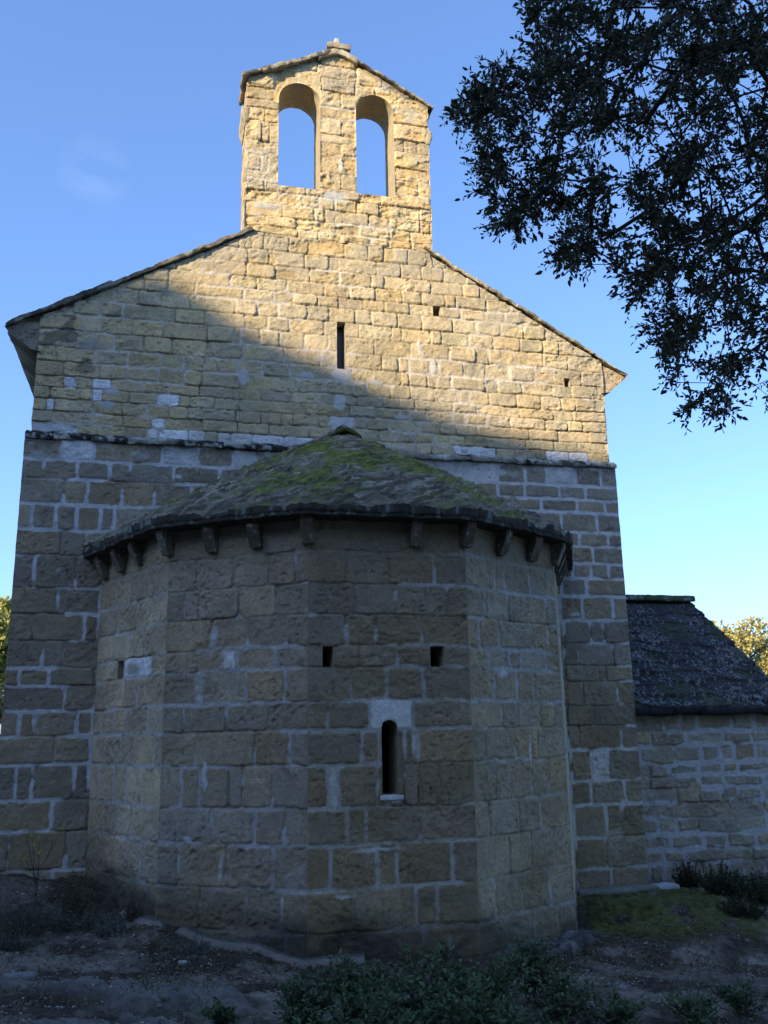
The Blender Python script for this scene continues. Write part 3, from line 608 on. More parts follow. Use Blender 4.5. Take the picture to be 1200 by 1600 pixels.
# body: side walls, back gable, cornices, roof slopes
for sx in (-1, 1):
    st = random_courses(-.3, 6.7, 0, 9, rs, (.2, .3), .35, .7)
    panel('side_wall', (sx*3.53, .06 if sx > 0 else 9.06, 0), (0, 1) if sx > 0 else (0, -1), (sx, 0), 0, 9, -.3, 6.7, .05, st, church, 31+sx, proud=.008, rough=.004, gap=(.004, .02), edge=(0, 0))
    a_ = Acc(); cc = []
    prof = [(3.50, 6.40), (3.62, 6.43), (3.80, 6.60), (3.885, 6.665), (3.885, 6.71), (3.5, 6.86)]
    ys = np.linspace(.0, 9.1, 150)
    V = np.array([(sx*px_, y, pz) for y in ys for px_, pz in prof]); dis = np.stack([fb3(V, 6, 61+i)-.5 for i in range(3)], 1)*.018
    dis[:, 1] *= .3; V = V+dis
    a_.add(V, grid_quads(len(ys), len(prof), flip=(sx > 0)), lichen_col((.30, .26, .18), th=.66, dk=.6)(V))
    # front end of the cornice, a solid kneeler
    k = len(prof); fr = V[:k]; cen_ = fr.mean(0)
    cn = a_.build('cornice', M_STONE, church)
    zlo = lambda s: np.interp(np.abs(s), [3.49, 3.62, 3.80, 3.885], [6.36, 6.43, 6.60, 6.67])
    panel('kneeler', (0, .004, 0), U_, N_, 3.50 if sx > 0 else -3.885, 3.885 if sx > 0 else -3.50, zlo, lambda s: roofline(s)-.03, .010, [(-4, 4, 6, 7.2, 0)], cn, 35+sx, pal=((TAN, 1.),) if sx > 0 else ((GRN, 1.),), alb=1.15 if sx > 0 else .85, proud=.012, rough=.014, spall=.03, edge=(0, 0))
    a_ = Acc(); ang = math.atan(.566); L_ = 3.90/cos(ang)
    # thick verge row of slabs at the gable
    d_ = 1.12/cos(ang) ; r3 = rng_(71+sx)
    while d_ < L_-.02:
        l = min(r3.uniform(.35, .7), L_-d_); mid = d_+l/2; top = 6.74+3.87*.566-.028
        p = np.array([sx*cos(ang)*mid, 4.55+r3.uniform(-.012, .012), top-sin(ang)*mid+r3.uniform(-.007, .010)])
        p[1] = .25+r3.uniform(-.012, .012)
        ax = [(cos(ang), 0, -sx*sin(ang)), (0, 1, 0), (sx*sin(ang), 0, cos(ang))]
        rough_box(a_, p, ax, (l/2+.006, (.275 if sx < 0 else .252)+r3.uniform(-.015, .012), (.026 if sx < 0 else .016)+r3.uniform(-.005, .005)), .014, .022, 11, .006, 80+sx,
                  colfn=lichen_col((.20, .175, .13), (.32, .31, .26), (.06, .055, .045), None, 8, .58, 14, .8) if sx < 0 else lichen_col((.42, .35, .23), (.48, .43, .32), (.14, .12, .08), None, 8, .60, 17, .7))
        d_ += l
    a_.build('verge_slabs', M_ROOF, church)
    a_ = Acc(); p = np.array([sx*3.87/2, 4.85, 6.74+3.87*.566/2-.045])
    rough_box(a_, p, ax, (L_/2-.01, 4.35, .04), .12, .02, 3, .02, 90, colfn=lichen_col((.16, .14, .12)))
    a_.build('roof', M_ROOF, church)
a_ = Acc(); xs_ = np.linspace(-3.5, 3.5, 40); V = np.array([(x, 9.0, z) for x in xs_ for z in (-.3, float(roofline(x)-.1))]); a_.add(V, grid_quads(40, 2, flip=True), BUF); a_.build('back_wall', M_STONE, church)

# ------------------------------------------------------------------ apse
apse = thing('apse', (0, 0, 0), None, None); apse.parent = church; AA = Acc()
PV = [np.array(p) for p in [(-2.686, 0), (-1.975, -1.497), (-.7475, -2.246), (.7475, -2.246), (1.975, -1.497), (2.686, 0)]]
win = arch_hole(.655, .800, 1.565, 2.135)
winr = rect_hole(.655, .800, 1.565, 2.2)
HOL = {1: [rect_hole(.560, .705, 2.672, 2.855)], 3: [rect_hole(.130, .224, 2.672, 2.855), rect_hole(1.124, 1.255, 2.671, 2.859), win]}
BL = {1: [(1.2, 3.0, .01, .12, MORT, .4), (.95, 2.75, .22, .08, (.42, .40, .33), .6)],
      2: [(.45, 1.75, .035, .2, MORT, .6), (.36, 2.5, .05, .2, MORT, .8), (.62, .98, .03, .12, MORT, .6), (.3, 1.2, .06, .03, MORT, .5), (.9, .47, .3, .025, MORT, .7), (.5, 2.95, .05, .15, MORT, .8)],
      3: [(.742, 2.255, .195, .122, (.78, .78, .76), .12), (.742, 1.535, .115, .035, (.62, .60, .56), .3), (.225, 1.63, .042, .17, (.60, .58, .55), .25), (.95, 2.0, .025, .16, MORT, .5), (.30, .78, .10, .02, MORT, .5),
          (.35, 2.95, .04, .14, MORT, .7), (.62, 2.95, .03, .1, MORT, .7), (1.0, .46, .05, .10, MORT, .8), (.6, 1.12, .3, .025, MORT, .6)],
      4: [(.5, 2.62, .1, .05, MORT, .8), (.85, 1.9, .025, .2, MORT, .5), (.95, .75, .05, .2, (.42, .39, .33), .8), (1.25, 3.0, .03, .12, MORT, .6)], 5: [(.8, 2, .5, 1.6, (.46, .44, .37), .5)]}
def base_fn(k):
    zz = [(.60, .72), (.37, .52), (.13, .29), (.12, .22), (.02, .10), (.0, .1)]
    return -.25
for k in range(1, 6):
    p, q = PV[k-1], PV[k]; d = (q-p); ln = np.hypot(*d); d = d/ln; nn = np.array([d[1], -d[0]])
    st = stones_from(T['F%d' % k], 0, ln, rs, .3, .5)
    st += [(a, a+.5, -.25, .211, 0) for a in np.arange(0, ln, .5)]+[(a, min(a+.5, ln), 3.718, 4.1, 0) for a in np.arange(0, ln, .48)]
    g0 = .5 if k == 1 else .0
    def tone_ap(S, Z, c, H, Sw, Zw, k=k, p=p, d=d):
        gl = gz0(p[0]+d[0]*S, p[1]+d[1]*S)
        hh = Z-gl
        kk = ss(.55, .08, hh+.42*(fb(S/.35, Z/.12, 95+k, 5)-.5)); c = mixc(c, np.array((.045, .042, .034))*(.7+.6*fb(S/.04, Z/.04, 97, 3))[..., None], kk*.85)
        kk = ss(3.55, 3.72, Z); c = mixc(c, (.27, .24, .18), kk*.5)
        kk = ss(.50, .62, fb(S/.5, Z/.28, 60+k, 5)); H = H-.007*kk*ss(.45, .6, fb(S/.05, Z/.05, 61+k, 4)); c = mixc(c, np.array(BRN)*.95, kk*.4)
        if k in (3, 4): c = mixc(c, c*np.array((1.0, .93, .78)), .5*ss(2.6, 1.8, Z))
        if k == 4: kk = 1-ss(.3, 1, np.hypot((S-.85-.5*(Z-.75))/.33, (Z-.78)/.28)); c = mixc(c, (.25, .19, .10), kk*.8)
        return c, H
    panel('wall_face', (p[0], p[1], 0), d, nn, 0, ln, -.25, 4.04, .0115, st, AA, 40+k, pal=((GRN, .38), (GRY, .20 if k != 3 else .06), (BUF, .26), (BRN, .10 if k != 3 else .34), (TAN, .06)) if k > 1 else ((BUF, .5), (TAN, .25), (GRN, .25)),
          gap=(.001, .014), lime=.72, rec=.008, proud=.010, rough=.0035, open_j=.008, spall=.007, alb={1: 1.32, 2: 1.04, 3: .84, 4: 1.10, 5: 1.25}[k], holes=HOL.get(k, ()), blobs=BL.get(k, ()), tone=tone_ap, mcol=(.50, .48, .46) if k > 1 else (.52, .49, .44))  # alb per face paints brighter sides and a shaded front into the stone
    for i, hh in enumerate(HOL.get(k, [])):
        if hh is win:
            wn = reveal('window', hh, (p[0], p[1], 0), d, nn, .38, apse, 1.0, ('window_opening', M_DARK), 60, (BRN, TAN), res=.02); wn['label'] = 'small round-headed slit window under a pale lintel'

            # splayed right jamb, sill and lintel
            a_ = Acc(); o3 = np.array([p[0], p[1], 0])
            def P3(s_, z_, h_): return o3+np.array([d[0], d[1], 0])*s_+np.array([nn[0], nn[1], 0])*h_+np.array([0, 0, z_])
            ax = [(d[0], d[1], 0), (-nn[0], -nn[1], 0), (0, 0, 1)]
            rough_box(a_, P3(.735, 1.548, -.06), ax, (.105, .085, .022), .012, .010, 14, .01, 66, col=(.60, .59, .56)); a_.build('window_sill', M_STONE, apse)
        else:
            q_ = reveal('putlog_hole', hh, (p[0], p[1], 0), d, nn, .32, apse, .95, ('hole_end', M_DARK), 70+i)
# corbels
GRP = [(1, [.125, .575, 1.02]), (2, [0.03, .47, .93]), (3, [0.03, 1.0]), (4, [0.03, .53, 1.03]), (5, [0.03, .50, .95, 1.38])]
r4 = rng_(90)
for k, l in GRP:
    p, q = PV[k-1], PV[k]; d = (q-p)/np.hypot(*(q-p)); nn = np.array([d[1], -d[0]])
    for s_ in l:
        a_ = Acc(); c3 = np.array([*(p+d*s_+nn*.055), 3.898+r4.uniform(-.01, .01)]); tilt = r4.uniform(-.02, .02)
        if s_ == .03: c3[:2] = p*1.022; dd = np.array(p); dd = dd/np.hypot(*dd); n_ = dd; d_ = np.array([-dd[1], dd[0]])
        else: n_ = nn; d_ = d
        rough_box(a_, c3, [(d_[0], d_[1], tilt), (-n_[0], -n_[1], 0), (0, 0, 1)], (.052+r4.uniform(-.005, .006), .082, .122), .012, .007, 10, .008, r4.randint(999), colfn=lichen_col((.20, .17, .125), th=.76, dk=.4),
                  shape=lambda p_, h_: np.stack([p_[:, 0], np.where(p_[:, 1] < 0, np.maximum(p_[:, 1], -h_[1]*(-.1+1.2*np.clip((p_[:, 2]/h_[2]+1)/1.7, 0, 1))), p_[:, 1]), p_[:, 2]], 1))
        a_.build('corbel', M_STONE, apse)
# stone-slab roof of the apse
PE = [np.array(v)*(2.56/2.36) for v in PV]; PE[0] = np.array((-2.90, .02)); PE[5] = np.array((2.90, .02))
seg = []
for k in range(5):
    m_ = int(np.hypot(*(PE[k+1]-PE[k]))/.011)
    seg += [PE[k]+(PE[k+1]-PE[k])*i/m_ for i in range(m_)]
seg.append(PE[5]); seg = np.array(seg)
ns_ = len(seg); tl = np.concatenate([[0], np.cumsum(np.hypot(*np.diff(seg, axis=0).T))])
# rounded corners of the eave
ker = np.ones(31)/31; pad = np.vstack([np.repeat(seg[:1], 15, 0), seg, np.repeat(seg[-1:], 15, 0)]); sm = np.stack([np.convolve(pad[:, i], ker, 'valid') for i in (0, 1)], 1); sm[0] = seg[0]; sm[-1] = seg[-1]
seg = sm
top = np.array((0.0, .02, 5.62)); nr = 230
ro = np.linspace(0.02, 1, nr)
RO, TL = np.meshgrid(ro, tl, indexing='ij'); SX = RO*seg[:, 0]+(1-RO)*top[0]; SY = RO*seg[:, 1]+(1-RO)*top[1]
BZ = 5.62+(4.10-5.62)*RO+.10*np.sin(np.clip(RO, 0, 1)*pi)*.6
arc = TL*RO
lay = RO*15+.9*(fb(SX/.5, SY/.5, 201, 3))+.55*n2(arc/.22, np.floor(RO*15+.9*fb(SX/.5, SY/.5, 201, 3)), 202)
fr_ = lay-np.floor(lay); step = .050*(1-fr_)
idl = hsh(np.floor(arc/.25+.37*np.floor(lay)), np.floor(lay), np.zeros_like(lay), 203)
D_ = step+.024*(idl-.5)+.05*(fb(SX/.12, SY/.12, 204, 5)-.5)+.014*(n2(arc/.03, RO*55, 205)-.5)+.03*(fb(arc/.06, RO*60, 206, 3)-.5)
nrm = np.stack([seg[:, 0]/np.hypot(seg[:, 0], seg[:, 1]+1e-9)*.5, seg[:, 1]/np.hypot(seg[:, 0], seg[:, 1])*.5, np.full(ns_, .86)], 1)
wed = ss(0, .06, SY*-1+.0)
Vr = np.stack([SX, SY, BZ], -1)+nrm[None]*(D_*(.25+.75*wed))[..., None]
edge_n = (.045*(fb(tl/.12, tl*0, 207, 4)-.5)+.014*(hsh(np.floor(tl/.31), tl*0, tl*0, 208)-.5))+.03*(fb(tl/.035, tl*0, 218, 3)-.5)
out_ = nrm[:, :2]*2
ET = Vr[-1].copy(); ET[:, 0] += out_[:, 0]*edge_n*.5; ET[:, 1] += out_[:, 1]*edge_n*.5; ET[:, 2] += edge_n*.3; ET[:, 1] = np.minimum(ET[:, 1], .02); Vr[-1] = ET
rows = [ET[None]]
cr_ = []
fl = fb(arc/.055, RO*34, 210, 4); fl2 = n2(arc/.035, RO*75, 211); big = fb(SX/.6, SY/.6, 212, 4)
rc_ = mixc(np.array((.11, .092, .066)), np.array((.25, .215, .155)), ss(.35, .7, fb(arc/.15, RO*30, 213, 4)))
rc_ = mixc(rc_, (.36, .34, .27), ss(.50, .60, fl+.35*(fl2-.5))*ss(.45, .6, n2(arc/.05, RO*60, 214))*(.95-.5*ss(.75, 1, RO)))
ms = ss(.46, .64, .55*big+.45*fb(arc/.14, RO*14, 215, 4)+.09*ss(.4, -1.6, SX)+.05*ss(.8, .2, RO)*ss(1.5, -1, SX)+.005-.10*ss(.6, 1, RO)+.16*(fl2-.5))
ms = np.maximum(ms, ss(1.7, 2.3, SX+.4*(fb(arc/.2, RO*20, 219, 3)-.5))*ss(-.35, -.02, SY)*.8)
rc_ = mixc(rc_, np.array((.135, .165, .028))*(.25+1.4*fl2)[..., None], ms*.85)
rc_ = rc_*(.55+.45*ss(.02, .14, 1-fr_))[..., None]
lastV = Vr[-1]; 
for j, (dz, ino) in enumerate([(-.010, .012), (-.024, .010), (-.038, -.004), (-.052, .006), (-.066, .000), (-.072, -.13), (-.075, -.27)]):
    e_ = (edge_n*.6 if j < 5 else edge_n*0)+ino+(.022*(fb(tl/.05, tl*0+j*.9, 216, 3)-.5) if j < 5 else 0)
    v_ = np.stack([seg[:, 0]+out_[:, 0]*e_, seg[:, 1]+out_[:, 1]*e_, np.full(ns_, 4.08+dz)+.3*edge_n+lastV[:, 2]*0], 1); v_[:, 1] = np.minimum(v_[:, 1], .02)
    rows.append(v_[None]); b_ = fb(tl/.06, tl*0-dz/.05, 217, 4)
    cr_.append(mixc(mixc(np.tile((.050, .046, .040), (ns_, 1)), (.10, .09, .07), b_), (.24, .27, .27), ss(.60, .70, b_)*(j < 4)*.8)[None])
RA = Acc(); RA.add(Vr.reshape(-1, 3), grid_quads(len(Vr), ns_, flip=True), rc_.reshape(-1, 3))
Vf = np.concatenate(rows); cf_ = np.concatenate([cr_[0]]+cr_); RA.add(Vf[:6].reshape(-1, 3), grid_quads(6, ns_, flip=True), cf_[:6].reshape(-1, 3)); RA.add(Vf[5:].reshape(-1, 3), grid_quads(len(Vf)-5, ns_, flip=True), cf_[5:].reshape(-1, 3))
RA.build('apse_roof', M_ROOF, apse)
a_ = Acc()
rough_box(a_, (.0, -.02, 5.63), EX, (.20, .17, .030), .015, .022, 9, .03, 221, colfn=lichen_col((.20, .18, .14), (.36, .35, .31), BLK, (.09, .10, .03), 9, .56, 15, 1.0), shape=lambda p, h: np.stack([p[:, 0], p[:, 1], p[:, 2]-.10*np.abs(p[:, 0]/h[0])**1.3], 1))
rough_box(a_, (.0, -.02, 5.68), EX, (.10, .10, .028), .012, .010, 9, .02, 222, colfn=lichen_col((.22, .19, .14), (.36, .35, .31), BLK, None, 9, .56, 15, 1.0), shape=lambda p, h: np.stack([p[:, 0], p[:, 1], p[:, 2]-.055*np.abs(p[:, 0]/h[0])], 1))
a_.build('roof_cap', M_ROOF, apse)
# mortar flashing along both slopes against the wall
a_ = Acc()
for sx in (-1, 1):
    e0 = np.array((sx*.1, -.005, 5.63)); e1 = np.array((sx*2.90, -.005, 4.14)); dv = e1-e0; ln = np.linalg.norm(dv); dv /= ln
    rough_box(a_, (e0+e1)/2+np.array([0, 0, .015]), [dv, (0, 1, 0), np.cross(dv, (0, 1, 0))*(1 if sx > 0 else 1)], (ln/2, .035, .020), .03, .012, 9, .015, 230, col=(.42, .39, .33))
a_.build('mortar_flashing', M_STONE, apse)
# cement footing at the foot of the apse
a_ = Acc(); fp = []
for k in range(0, 3):
    p, q = PV[k], PV[k+1]
    for i in range(60): fp.append(p+(q-p)*i/60)
fp = np.array(fp)[38:140]; tf = np.arange(len(fp))*.026; ro_ = fp/np.hypot(fp[:, 0], fp[:, 1])[:, None]
zt_ = np.convolve(np.pad(gz(fp[:, 0]+ro_[:, 0]*.12, fp[:, 1]+ro_[:, 1]*.12), 4, 'edge'), np.ones(9)/9, 'valid')+.012-.09*np.exp(-((np.arange(len(fp))-30)/3.)**2)+.02*(fb(tf/.3, tf*0, 241, 3)-.5)
rw = []
for off, dz in ((-.02, .05), (.03, .03), (.045, .02), (.075, .008), (.095, -.02), (.11, -.12), (.11, -.3)):
    o_ = off+.05*(fb(tf/.25, tf*0+.1, 242, 4)-.5)*(off > 0); rw.append(np.stack([fp[:, 0]+ro_[:, 0]*o_, fp[:, 1]+ro_[:, 1]*o_, zt_+dz], 1))
rw = np.array(rw); cf = np.tile(np.array((.10, .092, .078)), (7, len(fp), 1)); cf[2:5] = (.22, .195, .165)
cf = cf*(.75+.5*fb(rw[..., 0]/.06, rw[..., 1]/.06, 243, 3))[..., None]
bk = ss(.50, .60, fb(tf/.7, tf*0+.4, 244, 3))[None, :, None]; cf = cf*(1-.0*bk)
mesh_np('cement_footing', rw.reshape(-1, 3), grid_quads(7, len(fp), flip=True), M_STONE, apse, cf.reshape(-1, 3))
apse = bake(apse, AA, M_STONE)

# ------------------------------------------------------------------ annex on the right
annex = thing('side_chapel', (4, .9, 0), 'low rubble-stone side chapel with a steep dark lichened slab roof, right of the church', 'chapel')
inv = Vector((-4, -.9, 0))
ast = random_courses(-.2, 2.3, 3.5, 6.35, rng_(77), (.14, .27), .2, .62)
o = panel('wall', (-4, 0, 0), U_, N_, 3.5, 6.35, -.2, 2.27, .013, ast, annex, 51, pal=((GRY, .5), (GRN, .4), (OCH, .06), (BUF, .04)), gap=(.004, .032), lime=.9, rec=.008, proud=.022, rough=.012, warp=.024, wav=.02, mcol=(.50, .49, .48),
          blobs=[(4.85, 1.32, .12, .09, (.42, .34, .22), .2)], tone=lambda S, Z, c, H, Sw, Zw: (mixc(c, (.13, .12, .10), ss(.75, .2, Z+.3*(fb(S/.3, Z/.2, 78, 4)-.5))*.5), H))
for v_, nm in ((1, 'gable_wall'), (-1, 'back_wall')):
    a_ = Acc()
    if v_ > 0: V = np.array([(2.35, 0, -.2), (2.35, 4.6, -.2), (2.35, 4.6, 2.2), (2.35, 2.3, 4.0), (2.35, 0, 2.27)]); a_.add(V, np.array([(0, 1, 2, 4), (4, 2, 3, 3)]), GRY)
    else: V = np.array([(-.4, 4.6, -.2), (2.35, 4.6, -.2), (2.35, 4.6, 2.25), (-.4, 4.6, 2.25)]); a_.add(V, np.array([(0, 1, 2, 3)]), GRY)
    a_.build(nm, M_STONE, annex, smooth=False)
# roof slope: eave y=-.14 z=2.30 -> ridge y=2.3 z=4.10 (local)
nx_, nv_ = 250, 260
xs_ = np.linspace(-.45, 2.50, nx_); vs_ = np.linspace(0, 1, nv_)
VS, XS = np.meshgrid(vs_, xs_, indexing='ij')
lay = VS*11+1.1*fb(XS/.6, VS*4, 251, 4)+.5*n2(XS/.27, np.floor(VS*11), 250); fr_ = lay-np.floor(lay); idl = hsh(np.floor(XS/.28+.4*np.floor(lay)), np.floor(lay), XS*0, 252)
D_ = .028*(1-fr_)+.016*(idl-.5)+.03*(fb(XS/.1, VS*25, 253, 4)-.5)+.012*(n2(XS/.03, VS*80, 254)-.5)
V = np.stack([XS+.02*(fb(VS*20, VS*0, 255, 3)-.5)*(XS > 2.4), -.15+2.45*VS-D_*.6+.03*(fb(XS/.2, XS*0, 256, 3)-.5)*(VS < .01), 2.33+1.80*VS+D_*.8], -1)
rc_ = mixc(np.array((.028, .026, .030)), np.array((.075, .065, .062)), fb(XS/.2, VS*12, 257, 4))
rc_ = mixc(rc_, (.24, .25, .24), ss(.60, .68, .34*fb(XS/.25, VS*9, 258, 4)+.66*n2(XS/.022, VS*100, 259)-.03*(VS > .75)+.02*ss(.6, .2, VS))*.8); rc_ = mixc(rc_, (.050, .062, .028), ss(.60, .70, fb(XS/.3, VS*7, 260, 4))*.7)
rc_[:5] = np.array((.035, .032, .032))*(.6+.8*n2(XS[:5]/.04, VS[:5]*40, 265))[..., None]; V2 = V[0].copy(); V2[:, 2] -= .085; V3 = V2.copy(); V3[:, 1] += .3
Va = np.concatenate([V3[None], V2[None], V]); ca = np.concatenate([np.full((2, nx_, 3), .03), rc_])
mesh_np('roof_slope', Va.reshape(-1, 3), grid_quads(nv_+2, nx_), M_ROOF, annex, ca.reshape(-1, 3))
a_ = Acc(); th_ = math.atan2(1.8, 2.45); rough_box(a_, (1.03, 3.5, 3.22), [(1, 0, 0), (0, cos(th_), -sin(th_)), (0, sin(th_), cos(th_))], (1.48, 1.5, .04), .1, .02, 4, .02, 261, colfn=lichen_col((.10, .09, .08))); a_.build('rear_slope', M_ROOF, annex)
a_ = Acc(); rough_box(a_, (1.03, 1.15, 3.14), [(1, 0, 0), (0, cos(th_), sin(th_)), (0, -sin(th_), cos(th_))], (1.46, 1.45, .03), .15, .012, 4, .02, 262, col=(.05, .045, .04)); a_.build('roof_boarding', M_ROOF, annex)
a_ = Acc(); x = -.4
while x < 2.4:
    l = min(.5, 2.5-x); rough_box(a_, (x+l/2, 2.28, 4.16), EX, (l/2+.004, .17, .05), .02, .012, 8, .03, 263, colfn=lichen_col((.12, .12, .10), (.30, .33, .28), BLK, (.10, .12, .06), 8, .54)); x += l
a_.build('ridge_cap', M_ROOF, annex)
# dark rock on which the apse corner stands
a_ = Acc()
for (q0, q1, hx, hy, hz, sd) in ((1.62, -1.86, .42, .15, .17, 281), (1.98, -1.52, .20, .17, .15, 282), (1.22, -2.06, .16, .10, .12, 283)):
    rough_box(a_, (q0, q1, .05), [(.853, .521, 0), (-.521, .853, 0), (0, 0, 1)], (hx, hy, hz), .02, .055, 4, .06, sd, colfn=lichen_col((.10, .09, .08), (.20, .19, .18), BLK, None, 8, .60, 284, .9))
o = a_.build('foundation_rock', M_SOIL, None); tag(o, 'dark rough bedrock lump under the right corner of the apse', 'rock')
# cut slab at the corner foot of the church
fs = thing('foot_slab', (3.55, -.12, .30), 'long flat threshold stone with a whitish end at the foot of the right wall corner', 'stone slab')
a_ = Acc(); rough_box(a_, (-.42, 0, 0), EX, (.52, .12, .035), .018, .016, 8, .02, 271, col=(.26, .24, .20)); a_.build('slab', M_STONE, fs)
a_ = Acc(); rough_box(a_, (.17, -.01, .008), EX, (.13, .12, .04), .018, .02, 10, .03, 272, col=(.50, .50, .50)); o = a_.build('slab_end', M_STONE, fs); o['label'] = 'whitish broken end'
# ------------------------------------------------------------------ vegetation
def leaves(acc, P, Dr, size, width, rs, col, fold=.25, curl=.15, up=None):
    """pointed leaves: 6 vertices, two folded halves. P base points (n,3), Dr directions (n,3)"""
    n = len(P); Dr = Dr/np.maximum(np.linalg.norm(Dr, axis=1), 1e-6)[:, None]
    upv = rs.normal(0, 1, (n, 3)) if up is None else up+rs.normal(0, .45, (n, 3))
    W = np.cross(Dr, upv); W /= np.maximum(np.linalg.norm(W, axis=1), 1e-6)[:, None]; N = np.cross(W, Dr)
    s = (size*rs.uniform(.65, 1.25, n))[:, None]; wd = s*width
    b = P; t = P+Dr*s-N*s*curl
    l1 = P+Dr*s*.32+W*wd*.5+N*wd*fold; l2 = P+Dr*s*.68+W*wd*.38+N*wd*fold-N*s*curl*.5
    r1 = P+Dr*s*.32-W*wd*.5+N*wd*fold; r2 = P+Dr*s*.68-W*wd*.38+N*wd*fold-N*s*curl*.5
    V = np.stack([b, l1, l2, t, r2, r1], 1).reshape(-1, 3); i = np.arange(n)[:, None]*6
    Q = np.concatenate([i+np.array([[0, 3, 2, 1]]), i+np.array([[0, 5, 4, 3]])])
    cc = np.asarray(col, float); cc = np.broadcast_to(cc, (n, 3))*rs.uniform(.7, 1.3, (n, 1))
    acc.add(V, Q, np.repeat(cc, 6, 0))
def tube(acc, pts, rad, k=5, col=(.1, .08, .06)):
    pts = np.asarray(pts, float); n = len(pts); rad = np.broadcast_to(np.asarray(rad, float), (n,))
    t = np.gradient(pts, axis=0); t /= np.maximum(np.linalg.norm(t, axis=1), 1e-9)[:, None]
    a = np.cross(t, (0.31, .2, .93)); a /= np.maximum(np.linalg.norm(a, axis=1), 1e-6)[:, None]; b = np.cross(t, a)
    an = np.arange(k+1)*2*pi/k
    V = pts[:, None]+(a[:, None]*np.cos(an)[None, :, None]+b[:, None]*np.sin(an)[None, :, None])*rad[:, None, None]
    acc.add(V.reshape(-1, 3), grid_quads(n, k+1), col)
def inpoly(x, y, poly):
    p = np.array(poly, float); q = np.roll(p, -1, 0); c = np.zeros(len(x), bool)
    for (x1, y1), (x2, y2) in zip(p, q):
        k = ((y1 > y) != (y2 > y)) & (x < (x2-x1)*(y-y1)/(y2-y1+1e-12)+x1); c ^= k
    return c
def growth(start, pts, order_from, rs, step=.22, trunk_pull=0):
    """attach every point to the nearest existing node; returns nodes, parents"""
    nodes = [np.array(s_, float) for s_ in start]; par = [i-1 for i in range(len(start))]
    pts = sorted(pts, key=lambda p: np.linalg.norm(p-order_from))
    leafn = []
    for p in pts:
        A = np.array(nodes); d = np.linalg.norm(A-p, axis=1); r = np.linalg.norm(A-order_from, axis=1)
        j = int(np.argmin(d+.25*np.maximum(0, r-np.linalg.norm(p-order_from))))
        m_ = max(1, int(d[j]/step)); a = nodes[j]; prev = j
        sag = np.array([0, 0, .10*d[j]])+rs.normal(0, .05, 3)*d[j]
        for i in range(1, m_+1):
            u_ = i/m_; q = a+(p-a)*u_+sag*4*u_*(1-u_)*.5+(rs.normal(0, .018, 3) if i < m_ else 0)
            nodes.append(q); par.append(prev); prev = len(nodes)-1
        leafn.append(prev)
    return np.array(nodes), par, leafn
def skeleton_mesh(acc, N_, par, tip=.0022, expo=2.3, rmin=0, col=(.07, .058, .045), rs=None, cap=99):
    n = len(N_); r = np.zeros(n)
    ch = [[] for _ in range(n)]
    for i, p in enumerate(par):
        if p >= 0: ch[p].append(i)
    for i in range(n-1, -1, -1):
        r[i] = tip if not ch[i] else sum(r[c_]**expo for c_ in ch[i])**(1/expo)
    r = np.minimum(r, cap)
    seen = set()
    for i in range(n):
        if par[i] >= 0 and i not in seen:
            p = par[i]
            chain = [p, i]; seen.add(i); j = i
            while ch[j]:
                c_ = max(ch[j], key=lambda q: r[q])
                chain.append(c_); seen.add(c_); j = c_
            rr = r[chain].copy(); rr[0] = min(rr[0], rr[1]*1.25)
            if rr[1] > rmin: tube(acc, N_[chain], rr, 6 if rr[1] > .012 else 4, col)
    return r

# overhanging holm oak, trunk outside the frame on the right
rs = rng_(101)
oak = thing('holm_oak', (3.4, -7.0, .25), 'dark evergreen oak whose leafy boughs hang in from the upper right of the frame', 'tree')
OAK0 = np.array((3.4, -7.0, .25))
poly = [(815, -40), (828, 20), (838, 62), (800, 95), (772, 98), (752, 128), (715, 142), (694, 168), (708, 188), (738, 205), (745, 232), (738, 262), (752, 300), (770, 352), (800, 366), (838, 345), (858, 368),
        (866, 410), (895, 418), (925, 402), (970, 418), (985, 450), (982, 490), (1005, 535), (1040, 560), (1035, 596), (1062, 600), (1072, 645), (1110, 650), (1150, 640), (1180, 600), (1215, 640), (1330, 620), (1500, 500), (1650, 200), (1650, -500), (780, -500), (790, -200)]
npt = 8000; X = rs.uniform(680, 1650, npt); Y = rs.uniform(-500, 660, npt)
ok = inpoly(X, Y, poly)
ok &= (fb(X/60., Y/60., 111, 3) > np.where(X > 960, .37, .31))
ok &= ~((X > 985) & (Y > 90) & (rs.uniform(0, 1, npt) > .80)) & ~(fb(X/22.+5, Y/22., 113, 2) < .33)
ok &= ~((X > 1210) & (rs.uniform(0, 1, npt) > .30)) & ~((Y < -20) & (rs.uniform(0, 1, npt) > .30))
ok &= ~((X > 1090) & (Y > 560) & (X < 1200) & (rs.uniform(0, 1, npt) > .55))
ok &= ~((X > 1140) & (Y > 300) & (X < 1215) & (rs.uniform(0, 1, npt) > .6))
X = X[ok]; Y = Y[ok]
dist = rs.uniform(4.6, 7.4, len(X)); dist = np.where(X < 860, rs.uniform(5.0, 6.4, len(X)), dist)
pts = [px_at(a, b, d) for a, b, d in zip(X, Y, dist)]
